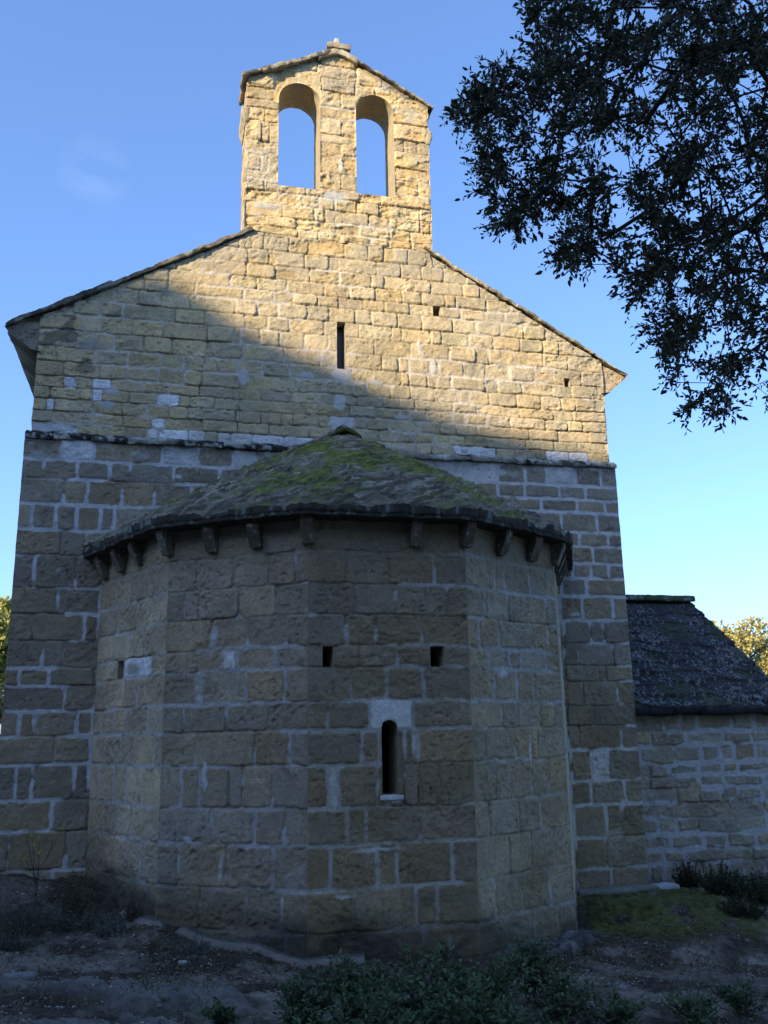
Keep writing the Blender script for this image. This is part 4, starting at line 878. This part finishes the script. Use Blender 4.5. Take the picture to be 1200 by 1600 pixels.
# far side of the crown, thinner, so that the tree stands whole
for i in range(260):
    v = rs.normal(0, 1, 3); v /= np.linalg.norm(v); q = OAK0+np.array((.6, .2, 5.6))+v*np.array((3.0, 3.0, 2.0))*rs.uniform(.6, 1)
    dd = q-CAM; fx = dd@CF
    if fx > .2:
        ix = 600+F_*(dd@CR)/fx; iy = 800-F_*(dd@CU)/fx
        if -400 < ix < 1350 and -400 < iy < 1900: continue
    elif np.linalg.norm(dd[:2]) < 2: continue
    pts.append(q)
trk = [OAK0+np.array((0, 0, -.25)), OAK0+np.array((-.02, .03, .6)), OAK0+np.array((-.10, .08, 1.4)), OAK0+np.array((-.08, .2, 2.3)), OAK0+np.array((-.15, .3, 3.2)), OAK0+np.array((-.3, .45, 3.9)), OAK0+np.array((-.62, .8, 4.45))]
# leading limbs seen against the sky
limb_px = [[(1330, 60, 5.0), (1190, 55, 4.8), (1090, 100, 4.8), (1010, 95, 4.6), (930, 130, 4.6), (860, 165, 4.6), (790, 180, 4.6), (735, 175, 4.5)],
           [(1330, 120, 5.2), (1200, 130, 5.1), (1100, 175, 5.0), (1040, 240, 5.0), (980, 290, 5.0), (900, 330, 4.8), (850, 345, 4.8), (800, 330, 4.8)],
           [(1340, 240, 5.5), (1220, 290, 5.2), (1150, 340, 5.1), (1080, 390, 5.0), (1040, 450, 5.0), (1020, 500, 5.0), (1060, 560, 4.8)],
           [(1330, -40, 5.3), (1150, -20, 5.2), (1020, 10, 5.0), (930, 20, 5.0), (850, 10, 4.8)],
           [(1340, 380, 4.5), (1230, 400, 4.3), (1170, 460, 4.2), (1130, 540, 4.2), (1100, 610, 4.2)]]
N0 = list(trk); par0 = [i-1 for i in range(len(trk))]
hubs = []
for lp in limb_px:
    j = 4 if lp[0][1] > 200 else 6; prev = j
    P_ = [N0[j]]+[px_at(*q) for q in lp]
    for a, b in zip(P_[:-1], P_[1:]):
        m_ = max(1, int(np.linalg.norm(b-a)/.14))
        for i in range(1, m_+1):
            N0.append(a+(b-a)*i/m_+rs.normal(0, .012, 3)); par0.append(prev); prev = len(N0)-1
n_base = len(N0)
def growth2(nodes, par, pts, origin, rs, step=.16):
    nodes = list(nodes); par = list(par); tips = []
    A = np.zeros((len(pts)*14+len(nodes)+10, 3)); A[:len(nodes)] = nodes; n = len(nodes)
    R = np.linalg.norm(A-origin, axis=1)
    for p in sorted(pts, key=lambda p: np.linalg.norm(p-origin)):
        d = np.linalg.norm(A[:n]-p, axis=1); rp = np.linalg.norm(p-origin)
        j = int(np.argmin(d+.6*np.maximum(0, R[:n]-rp+.1))); m_ = min(13, max(1, int(d[j]/step))); a = A[j].copy(); prev = j
        for i in range(1, m_+1):
            u_ = i/m_; q = a+(p-a)*u_+np.array([0, 0, .12*d[j]])*4*u_*(1-u_)*.5+(rs.normal(0, .016, 3) if i < m_ else 0)
            A[n] = q; R[n] = np.linalg.norm(q-origin); par.append(prev); prev = n; n += 1
        tips.append(prev)
    return A[:n].copy(), par, tips
org_ = np.array(trk[6])
NN, PP, tips = growth2(N0, par0, pts, org_, rs)
OA = Acc(); rad_ = skeleton_mesh(OA, NN-OAK0, PP, tip=.0028, expo=2.3, col=(.060, .050, .040), cap=.24)
OA.build('trunk', M_BARK, oak)
LA = Acc()
tp = NN[tips]; pr = NN[[PP[t] for t in tips]]; dr = tp-pr; dr /= np.maximum(np.linalg.norm(dr, axis=1), 1e-6)[:, None]
# each tip carries a few twigs; leaves sit along the twigs
tw = Acc(); LP = []; LD = []
for i in range(len(tp)):
    near_ = True
    for k in range(4 if i % 3 else 5):
        d = dr[i]*.7+rs.normal(0, .62, 3)+np.array([0, 0, -.22]); d /= np.linalg.norm(d); ln = rs.uniform(.07, .17)
        a = tp[i]-dr[i]*rs.uniform(0, .10); mid = a+d*ln*.5+np.array([0, 0, .01]); b = a+d*ln+np.array([0, 0, -.012])
        tube(tw, [a-OAK0, mid-OAK0, b-OAK0], [.0018, .0013, .0008], 3, (.06, .05, .04))
        m_ = rs.randint(6, 11)
        for q in range(m_):
            u_ = (q+1)/m_; pos = a+(mid-a)*u_*2 if u_ < .5 else mid+(b-mid)*(u_*2-1)
            sd = rs.normal(0, 1, 3); sd -= d*(sd@d); sd /= max(np.linalg.norm(sd), 1e-6)
            LP.append(pos); LD.append(d*rs.uniform(.3, 1.0)+sd*rs.uniform(.4, 1.0)*(1 if u_ < .95 else .15))
LP = np.array(LP); LD = np.array(LD)
leaves(LA, LP-OAK0, LD, .038, .48, rs, mixc(np.array((.040, .050, .022)), np.array((.085, .070, .035)), rs.rand(len(LP))**2), fold=.2)
cr = LA.build('crown', M_LEAF, oak)
tw.build('twigs', M_BARK, oak)

# low evergreen oak seedlings in the foreground
def seedling(x, y, h, w_, nst, seed, label, group='oak seedlings in the foreground', lsz=.036, cat='shrub', bare=0., name='oak_seedling', col=(.075, .105, .045)):
    rs = rng_(seed); z = gzf(x, y); t = thing(name, (x, y, z), label, cat, group)
    st = Acc(); lf = Acc(); P = []; D = []
    for k in range(nst):
        a = rs.uniform(0, 2*pi); rr = w_*rs.uniform(.15, 1)**.7; hh = h*rs.uniform(.55, 1)*(1-.35*(rr/w_)**2)
        b0 = np.array((rs.normal(0, w_*.25), rs.normal(0, w_*.25), -.02)); tip = np.array((cos(a)*rr, sin(a)*rr, hh))
        m_ = 8; c = [b0+(tip-b0)*(i/m_)+np.array((0, 0, .0))+rs.normal(0, .010, 3)*(i > 0)+np.array((0, 0, .06*h))*sin(pi*i/m_) for i in range(m_+1)]
        tube(st, c, np.linspace(.005, .0015, m_+1), 4, (.10, .08, .06))
        for i in range(2, m_+1):
            for s_ in range(2 if i < m_ else 3):
                d = (c[i]-c[i-1]); d /= np.linalg.norm(d); d = d*.5+rs.normal(0, .7, 3); d[2] = abs(d[2])*.5+.15; d /= np.linalg.norm(d)
                ln = rs.uniform(.04, .13); e_ = c[i]+d*ln
                tube(st, [c[i], e_], [.0017, .001], 3, (.10, .08, .06))
                for q in range(rs.randint(5, 9)):
                    if rs.rand() < bare: continue
                    u_ = rs.uniform(.2, 1); sd = rs.normal(0, 1, 3); sd[2] = abs(sd[2])*.6
                    P.append(c[i]+(e_-c[i])*u_); D.append(d*.6+sd*.6)
    P = np.array(P); D = np.array(D)
    leaves(lf, P, D, lsz, .56, rs, col, fold=.18, up=np.array((0, 0, 1.)))
    lf.build('foliage', M_LEAF, t); st.build('stems', M_BARK, t)
    return t
def gp(px, py, zguess=.35):
    z = zguess
    for _ in range(12):
        d = px_ray(px, py); k = (z-CAM[2])/d[2]; P = CAM+d*k; z = gzf(P[0], P[1])
    return P
for i, (px, py, h, w_, nst, lb) in enumerate([
        (665, 1608, .46, .36, 30, 'broad leafy oak seedling at the bottom middle, the widest clump of the thicket'),
        (560, 1605, .34, .28, 22, 'rounded oak seedling just left of the tall middle clump'),
        (478, 1612, .28, .20, 15, 'small oak seedling at the left end of the foreground thicket, beside bare earth'),
        (765, 1602, .38, .25, 20, 'oak seedling just right of the tall middle clump, below the apse corner'),
        (836, 1570, .46, .15, 12, 'slim upright oak seedling with one tall sprig against the right apse face'),
        (890, 1600, .26, .20, 14, 'low oak seedling right of the tall upright sprig'),
        (1085, 1612, .20, .20, 10, 'sparse oak seedling on the bare ground below the moss slope'),
        (350, 1610, .11, .10, 6, 'tiny oak sprout alone on the bare earth, bottom left of the thicket'),
        (960, 1612, .16, .16, 8, 'tiny oak sprout between the thicket and the sparse right seedling'),
        (610, 1668, .40, .26, 18, 'oak seedling at the very bottom edge, in front of the rounded one'),
        (720, 1672, .42, .28, 20, 'oak seedling at the very bottom edge, in front of the widest clump'),
        (830, 1665, .30, .24, 16, 'oak seedling at the very bottom edge, in front of the upright sprig'),
        (520, 1680, .30, .26, 16, 'oak seedling at the very bottom edge, lower left part of the thicket'),
        (1165, 1585, .18, .15, 8, 'small ragged sprout near the right edge on the mossy slope')]):
    P = gp(px, py); seedling(P[0], P[1], h, w_, nst, 300+i, lb, bare=.45 if i in (6, 13) else .35, col=(.09, .14, .06))

# dry brush and tufts
def brush(x, y, h, w_, n, seed, label, name, cat, group, col, lsz=.02, lw=.35, dens=10, stemc=(.14, .11, .08), spread=1.):
    rs = rng_(seed); z = gzf(x, y); t = thing(name, (x, y, z), label, cat, group); st = Acc(); lf = Acc(); P = []; D = []
    for k in range(n):
        a = rs.uniform(0, 2*pi); rr = w_*rs.uniform(0, 1)**.6; hh = h*rs.uniform(.4, 1)*(1-.4*(rr/w_)**2)
        b0 = np.array((cos(a)*rr*.45, sin(a)*rr*.45, 0)); b0[2] = gzf(x+b0[0], y+b0[1])-z-.01
        tip = np.array((cos(a)*rr, sin(a)*rr, hh+b0[2]))+rs.normal(0, .03, 3)*spread; md = (b0+tip)/2+rs.normal(0, .02, 3)
        c = [b0, md, tip]; tube(st, c, [.0022, .0016, .0008], 3, stemc)
        for q in range(dens):
            u_ = rs.uniform(.15, 1); p = b0+(md-b0)*u_*2 if u_ < .5 else md+(tip-md)*(u_*2-1)
            P.append(p); D.append((tip-b0)/np.linalg.norm(tip-b0)*.7+rs.normal(0, .5, 3))
    leaves(lf, np.array(P), np.array(D), lsz, lw, rs, col, fold=.1)
    lf.build('foliage', M_DRY, t); st.build('stems', M_BARK, t); return t
def wallpt(px, py): return gp(px, py)
LAV = (.17, .19, .17); DRY = (.12, .10, .06); DGR = (.055, .065, .035)
for i, (px, py, h, w_, n, lb, c_, sz) in enumerate([
        (118, 1398, .42, .17, 120, 'brown dry bush standing in the corner between wall and apse', DRY, .025),
        (40, 1425, .30, .30, 130, 'grey-green scrub at the left edge under the wall', (.09, .10, .075), .025),
        (150, 1428, .20, .20, 110, 'grey-leaved tuft just in front of the dry corner bush', (.12, .13, .10), .024),
        (168, 1462, .14, .16, 100, 'pale silvery lavender tuft, nearest the strip of cement footing', LAV, .024),
        (85, 1450, .16, .22, 110, 'dull grey tuft on the left bank below the wall', (.10, .11, .09), .024),
        (22, 1482, .14, .2, 90, 'low grey tuft at the left edge of the bank', (.10, .105, .085), .024),
        (205, 1420, .22, .08, 60, 'thin dry wisp against the left apse face', DRY, .02),
        (303, 1492, .12, .15, 100, 'small silvery clump at the foot of the apse, in the gap of the footing', LAV, .022)]):
    P = wallpt(px, py); brush(P[0], P[1], h, w_, n, 400+i, lb, 'scrub_tuft', 'shrub', 'scrub on the left bank', c_, sz)
for i, (px, py, h, w_, n, lb, c_) in enumerate([
        (1075, 1388, .36, .20, 110, 'dark brown bush at the left foot of the side chapel wall', (.05, .045, .03)),
        (1130, 1398, .36, .28, 170, 'wide dark bush in the middle of the side chapel wall foot', DGR),
        (1185, 1410, .34, .28, 170, 'dark green bush at the right edge under the side chapel wall', DGR),
        (1160, 1432, .20, .25, 110, 'low dark clump in front of the wall bushes, above the moss', (.05, .055, .03)),
        (1240, 1420, .4, .3, 120, 'dark bush beyond the right edge of the side chapel wall', DGR)][:4]):
    P = wallpt(px, py); brush(P[0], P[1], h, w_, n, 420+i, lb, 'dark_bush', 'bush', 'bushes under the side chapel wall', c_, .028, .5, 16)
# slim flowering weed on the left
P = gp(56, 1418); fw = thing('flowering_weed', tuple(P), 'slim bare weed with tiny yellow flowers rising against the left wall', 'weed')
st = Acc(); lf = Acc(); rs = rng_(431); FP = []
for k in range(9):
    tip = np.array((rs.uniform(-.17, .20), rs.uniform(-.05, .05), rs.uniform(.38, .62))); b = np.array((0, 0, rs.uniform(.05, .3)))
    tube(st, [np.array((0, 0, 0)), b, (b+tip)/2+np.array((0, 0, -.02)), tip], [.003, .0025, .0018, .001], 4, (.05, .05, .035)); FP.append(tip)
st.build('stems', M_BARK, fw)
FP = np.array(FP)
for k in range(6):
    a_ = Acc(); q = np.repeat(FP[k][None], 14, 0)+rs.normal(0, .008, (14, 3)); leaves(a_, q, rs.normal(0, 1, (14, 3)), .016, .6, rs, (.55, .50, .04)); a_.build('flower', M_DRY, fw)

# loose stones one could pick up (the larger ones) and litter
rs = rng_(441)
lbs = ['flat grey stone lying near the bottom left corner of the path', 'rounded grey stone on the bank, left foreground', 'pale pebble below the silvery tuft', 'small upright stone stub in the bare earth left of the thicket',
       'brown stone lying left of the upright stub', 'pale flat chip beside the oak thicket, under the footing', 'whitish chip on the moss slope', 'grey stone on the bare ground right of the thicket']
for i, (px, py, sz, fl, c_) in enumerate([(30, 1528, .10, .5, (.22, .21, .19)), (128, 1540, .09, .6, (.20, .19, .17)), (285, 1505, .035, .6, (.38, .36, .33)), (340, 1558, .035, 1.7, (.28, .25, .20)), (250, 1560, .05, .6, (.16, .14, .11)), (443, 1550, .03, .5, (.42, .40, .36)), (960, 1572, .035, .5, (.36, .35, .33)), (972, 1545, .05, .6, (.22, .20, .18))]):
    P = gp(px, py); a_ = Acc(); an = rs.uniform(0, pi)
    rough_box(a_, (0, 0, sz*fl*.2), [(cos(an), sin(an), 0), (-sin(an), cos(an), 0), (0, 0, 1)], (sz, sz*.7, sz*fl*.6), max(.008, sz*.14), sz*.35, .8/sz, sz*.5, 450+i, col=c_)
    o = a_.build('loose_stone', M_SOIL, None); o.location = P; tag(o, lbs[i], 'stone', 'loose stones on the ground')
a_ = Acc(); V = []; n = 26000
X = rs.uniform(-5, 6.5, n); Y = rs.uniform(-5.4, .6, n); keep = (fb(X/.4, Y/.4, 461, 3) > .44) & ~((np.abs(X) < 2.5) & (Y > -1.3-.5*(2.5-np.abs(X)))) & ~((Y > -.1) & (X < 3.9)); X = X[keep]; Y = Y[keep]; Z = gz(X, Y)
s = rs.uniform(.004, .013, len(X))*np.where(rs.rand(len(X)) < .06, 1.9, 1); th_ = rs.uniform(0, 2*pi, len(X))
base = np.array([(-1, -.7, -.5), (1, -.6, -.5), (.9, .8, -.5), (-.8, .7, -.5), (-.6, -.4, .6), (.5, -.5, .5), (.6, .5, .65), (-.5, .4, .5)]); 
B_ = base[None]*rs.uniform(.6, 1.25, (len(X), 8, 3))*s[:, None, None]*np.array([1, .8, .6])
Vx = B_[..., 0]*np.cos(th_)[:, None]-B_[..., 1]*np.sin(th_)[:, None]; Vy = B_[..., 0]*np.sin(th_)[:, None]+B_[..., 1]*np.cos(th_)[:, None]
V = np.stack([Vx+X[:, None], Vy+Y[:, None], B_[..., 2]+Z[:, None]+.004], -1).reshape(-1, 3)
F0 = np.array([(0, 1, 5, 4), (1, 2, 6, 5), (2, 3, 7, 6), (3, 0, 4, 7), (4, 5, 6, 7)])
Q = (np.arange(len(X))[:, None, None]*8+F0).reshape(-1, 4)
pc = np.array((.22, .20, .17))*rs.uniform(.45, 1.7, (len(X), 1))**1.2*np.array([1, 1, 1]); a_.add(V, Q, np.repeat(pc, 8, 0))
o = a_.build('gravel', M_SOIL, None, smooth=False); tag(o, 'small gravel scattered over the bare earth', 'gravel', None, 'stuff')
a_ = Acc(); n = 16000; X = rs.uniform(-5, 6.5, n); Y = rs.uniform(-5.4, .5, n)
dd = np.hypot(X, Y); keep = ((dd < 3.8) & (dd > 2.45) & (rs.rand(n) < .9)) | (rs.rand(n) < .22); keep &= ~((np.abs(X) < 2.5) & (Y > -1.3-.5*(2.5-np.abs(X)))) & ~((Y > -.1) & (X < 3.9))
X = X[keep]; Y = Y[keep]; P = np.stack([X, Y, gz(X, Y)+.012], 1); D = rs.normal(0, 1, P.shape)*np.array([1, 1, .25])
c_ = mixc(np.array((.10, .065, .035)), np.array((.24, .18, .11)), rs.rand(len(X))); leaves(a_, P, D, .034, .5, rs, c_, fold=.1, up=np.array((0, 0, 1.)))
o = a_.build('leaf_litter', M_DRY, None); tag(o, 'dry brown oak leaves littered along the foot of the apse', 'leaf litter', None, 'stuff')
a_ = Acc(); n = 26000; X = rs.uniform(1.9, 7, n); Y = rs.uniform(-4.2, .7, n)
q = 1-np.hypot((X-4.0)/2.6, (Y+1.0)/1.35)+.5*(fb(X/.4, Y/.4, 915, 4)-.5); keep = (q > .1) & (fb(X/.22, Y/.22, 916, 4) > .40) & ~((X < 2.7) & (Y > -1.5-(X-2)*-1.6)) & ~((Y > -.05) & (X < 3.7))
X = X[keep]; Y = Y[keep]; P = np.stack([X, Y, gz(X, Y)], 1); D = rs.normal(0, .5, P.shape)+np.array([0, 0, .8])
leaves(a_, P, D, .022, .22, rs, mixc(np.array((.08, .11, .02)), np.array((.16, .16, .045)), rs.rand(len(X))), fold=.1)
o = a_.build('moss_and_grass', M_DRY, None); tag(o, 'short moss and grass on the slope right of the apse', 'moss', None, 'stuff')

a_ = Acc(); n = 30000; X = rs.uniform(-5, 6.5, n); Y = rs.uniform(-5.2, .3, n); dd = np.hypot(X, Y)
q = fb(X/.45, Y/.45, 471, 4)+.30*ss(3.1, 2.5, dd)+.12*ss(-2.2, -3.4, X); keep = (q > .60) & ~((np.abs(X) < 2.5) & (Y > -1.35-.5*(2.5-np.abs(X)))) & ~((Y > -.1) & (X < 3.9)) & (dd > 2.42)
X = X[keep]; Y = Y[keep]; P = np.stack([X, Y, gz(X, Y)-.004], 1); D = rs.normal(0, .55, P.shape)+np.array([0, 0, .9])
leaves(a_, P, D, .055, .07, rs, mixc(np.array((.09, .085, .04)), np.array((.26, .22, .13)), rs.rand(len(X))), fold=.05, curl=.3)
o = a_.build('dry_grass', M_DRY, None); tag(o, 'sparse dry grass blades at the foot of the walls and on the bank', 'grass', None, 'stuff')

# sunlit trees beyond the church
def far_tree(x, y, h, cr_r, seed, label, col, n=17000, name='far_tree', lo=-.35, ls=.15, zc=.58, group='trees beyond the church'):
    rs = rng_(seed); t = thing(name, (x, y, .3), label, 'tree', group); tr = Acc(); lf = Acc()
    tube(tr, [(0, 0, -.3), (.1, 0, h*.3), (.05, .1, h*.6), (.1, 0, h*.68)], [.24, .18, .10, .04], 8, (.12, .10, .08))
    nb = 38; B = []
    for k in range(nb):
        v = rs.normal(0, 1, 3); v /= np.linalg.norm(v); v[2] = abs(v[2])*1.1+lo; c = np.array((0, 0, h*zc))+v*np.array((cr_r, cr_r, h*.40))*rs.uniform(.45, 1); B.append((c, rs.uniform(.35, .75)*cr_r*.42))
        tube(tr, [(.05, .05, h*.4), (c*.5+np.array((0, 0, h*.25))), c], [.07, .05, .02], 5, (.12, .10, .08))
    P = []
    for c, r in B:
        m_ = n//nb; v = rs.normal(0, 1, (m_, 3)); v /= np.linalg.norm(v, axis=1)[:, None]; P.append(c+v*r*rs.uniform(.55, 1.1, (m_, 1))*np.array((1, 1, .8)))
    P = np.concatenate(P); leaves(lf, P, rs.normal(0, 1, P.shape), ls, .7, rs, col, fold=.2)
    tr.build('trunk', M_BARK, t); lf.build('crown', M_LEAF, t)
for i, (x, y, h, r, lb, c_, lo) in enumerate([
        (-7.7, 16, 8.6, 2.3, 'sunlit yellow-green tree showing past the left wall of the church', (.36, .36, .10), -.7),
        (-10.4, 21, 10.6, 2.6, 'greener tree rising behind the yellow one on the left', (.20, .25, .07), -.4),
        (-6.9, 14, 4.4, 1.5, 'low sunlit bush tree at the very left, under the yellow tree', (.36, .31, .10), -.75),
        (14.6, 21, 7.2, 2.8, 'sunlit yellow-green tree over the lower end of the side chapel roof', (.46, .39, .12), -.6),
        (20.4, 23, 7.6, 3.4, 'sunlit tree at the right edge of the frame', (.44, .38, .12), -.6),
        (12.6, 30, 9.5, 2.2, 'distant treetop peeping over the side chapel ridge by the church corner', (.46, .38, .13), -.4),
        (18.0, 32, 8.6, 4.2, 'hazier tree standing behind the two on the right', (.42, .37, .14), -.6)]):
    far_tree(x, y, h, r, 500+i, lb, c_, lo=lo)
# unseen oaks added behind and beside the viewer to block low sky light
for i, (x, y, h, r, lb) in enumerate([
        (-10.5, -13.5, 8.5, 3.2, 'unseen evergreen oak added as a sky blocker, behind the clearing on the left'),
        (-6.5, -16.0, 11.0, 4.0, 'unseen tall evergreen oak added as a sky blocker behind the path, left of the middle'), (-1.2, -15.4, 11.0, 4.0, 'unseen tall spreading evergreen oak added as a sky blocker right behind the viewer'),
        (4.2, -15.0, 11.0, 4.0, 'unseen tall evergreen oak added as a sky blocker behind the path, right of the middle'), (9.0, -12.5, 7.5, 3.2, 'unseen evergreen oak added as a sky blocker on the right of the clearing')]):
    far_tree(x, y, h, r, 560+i, lb, (.045, .055, .025), n=9000, name='sky_blocker_oak', lo=-.45, ls=.42, zc=.60, group='unseen oaks added behind the viewer to block sky light')
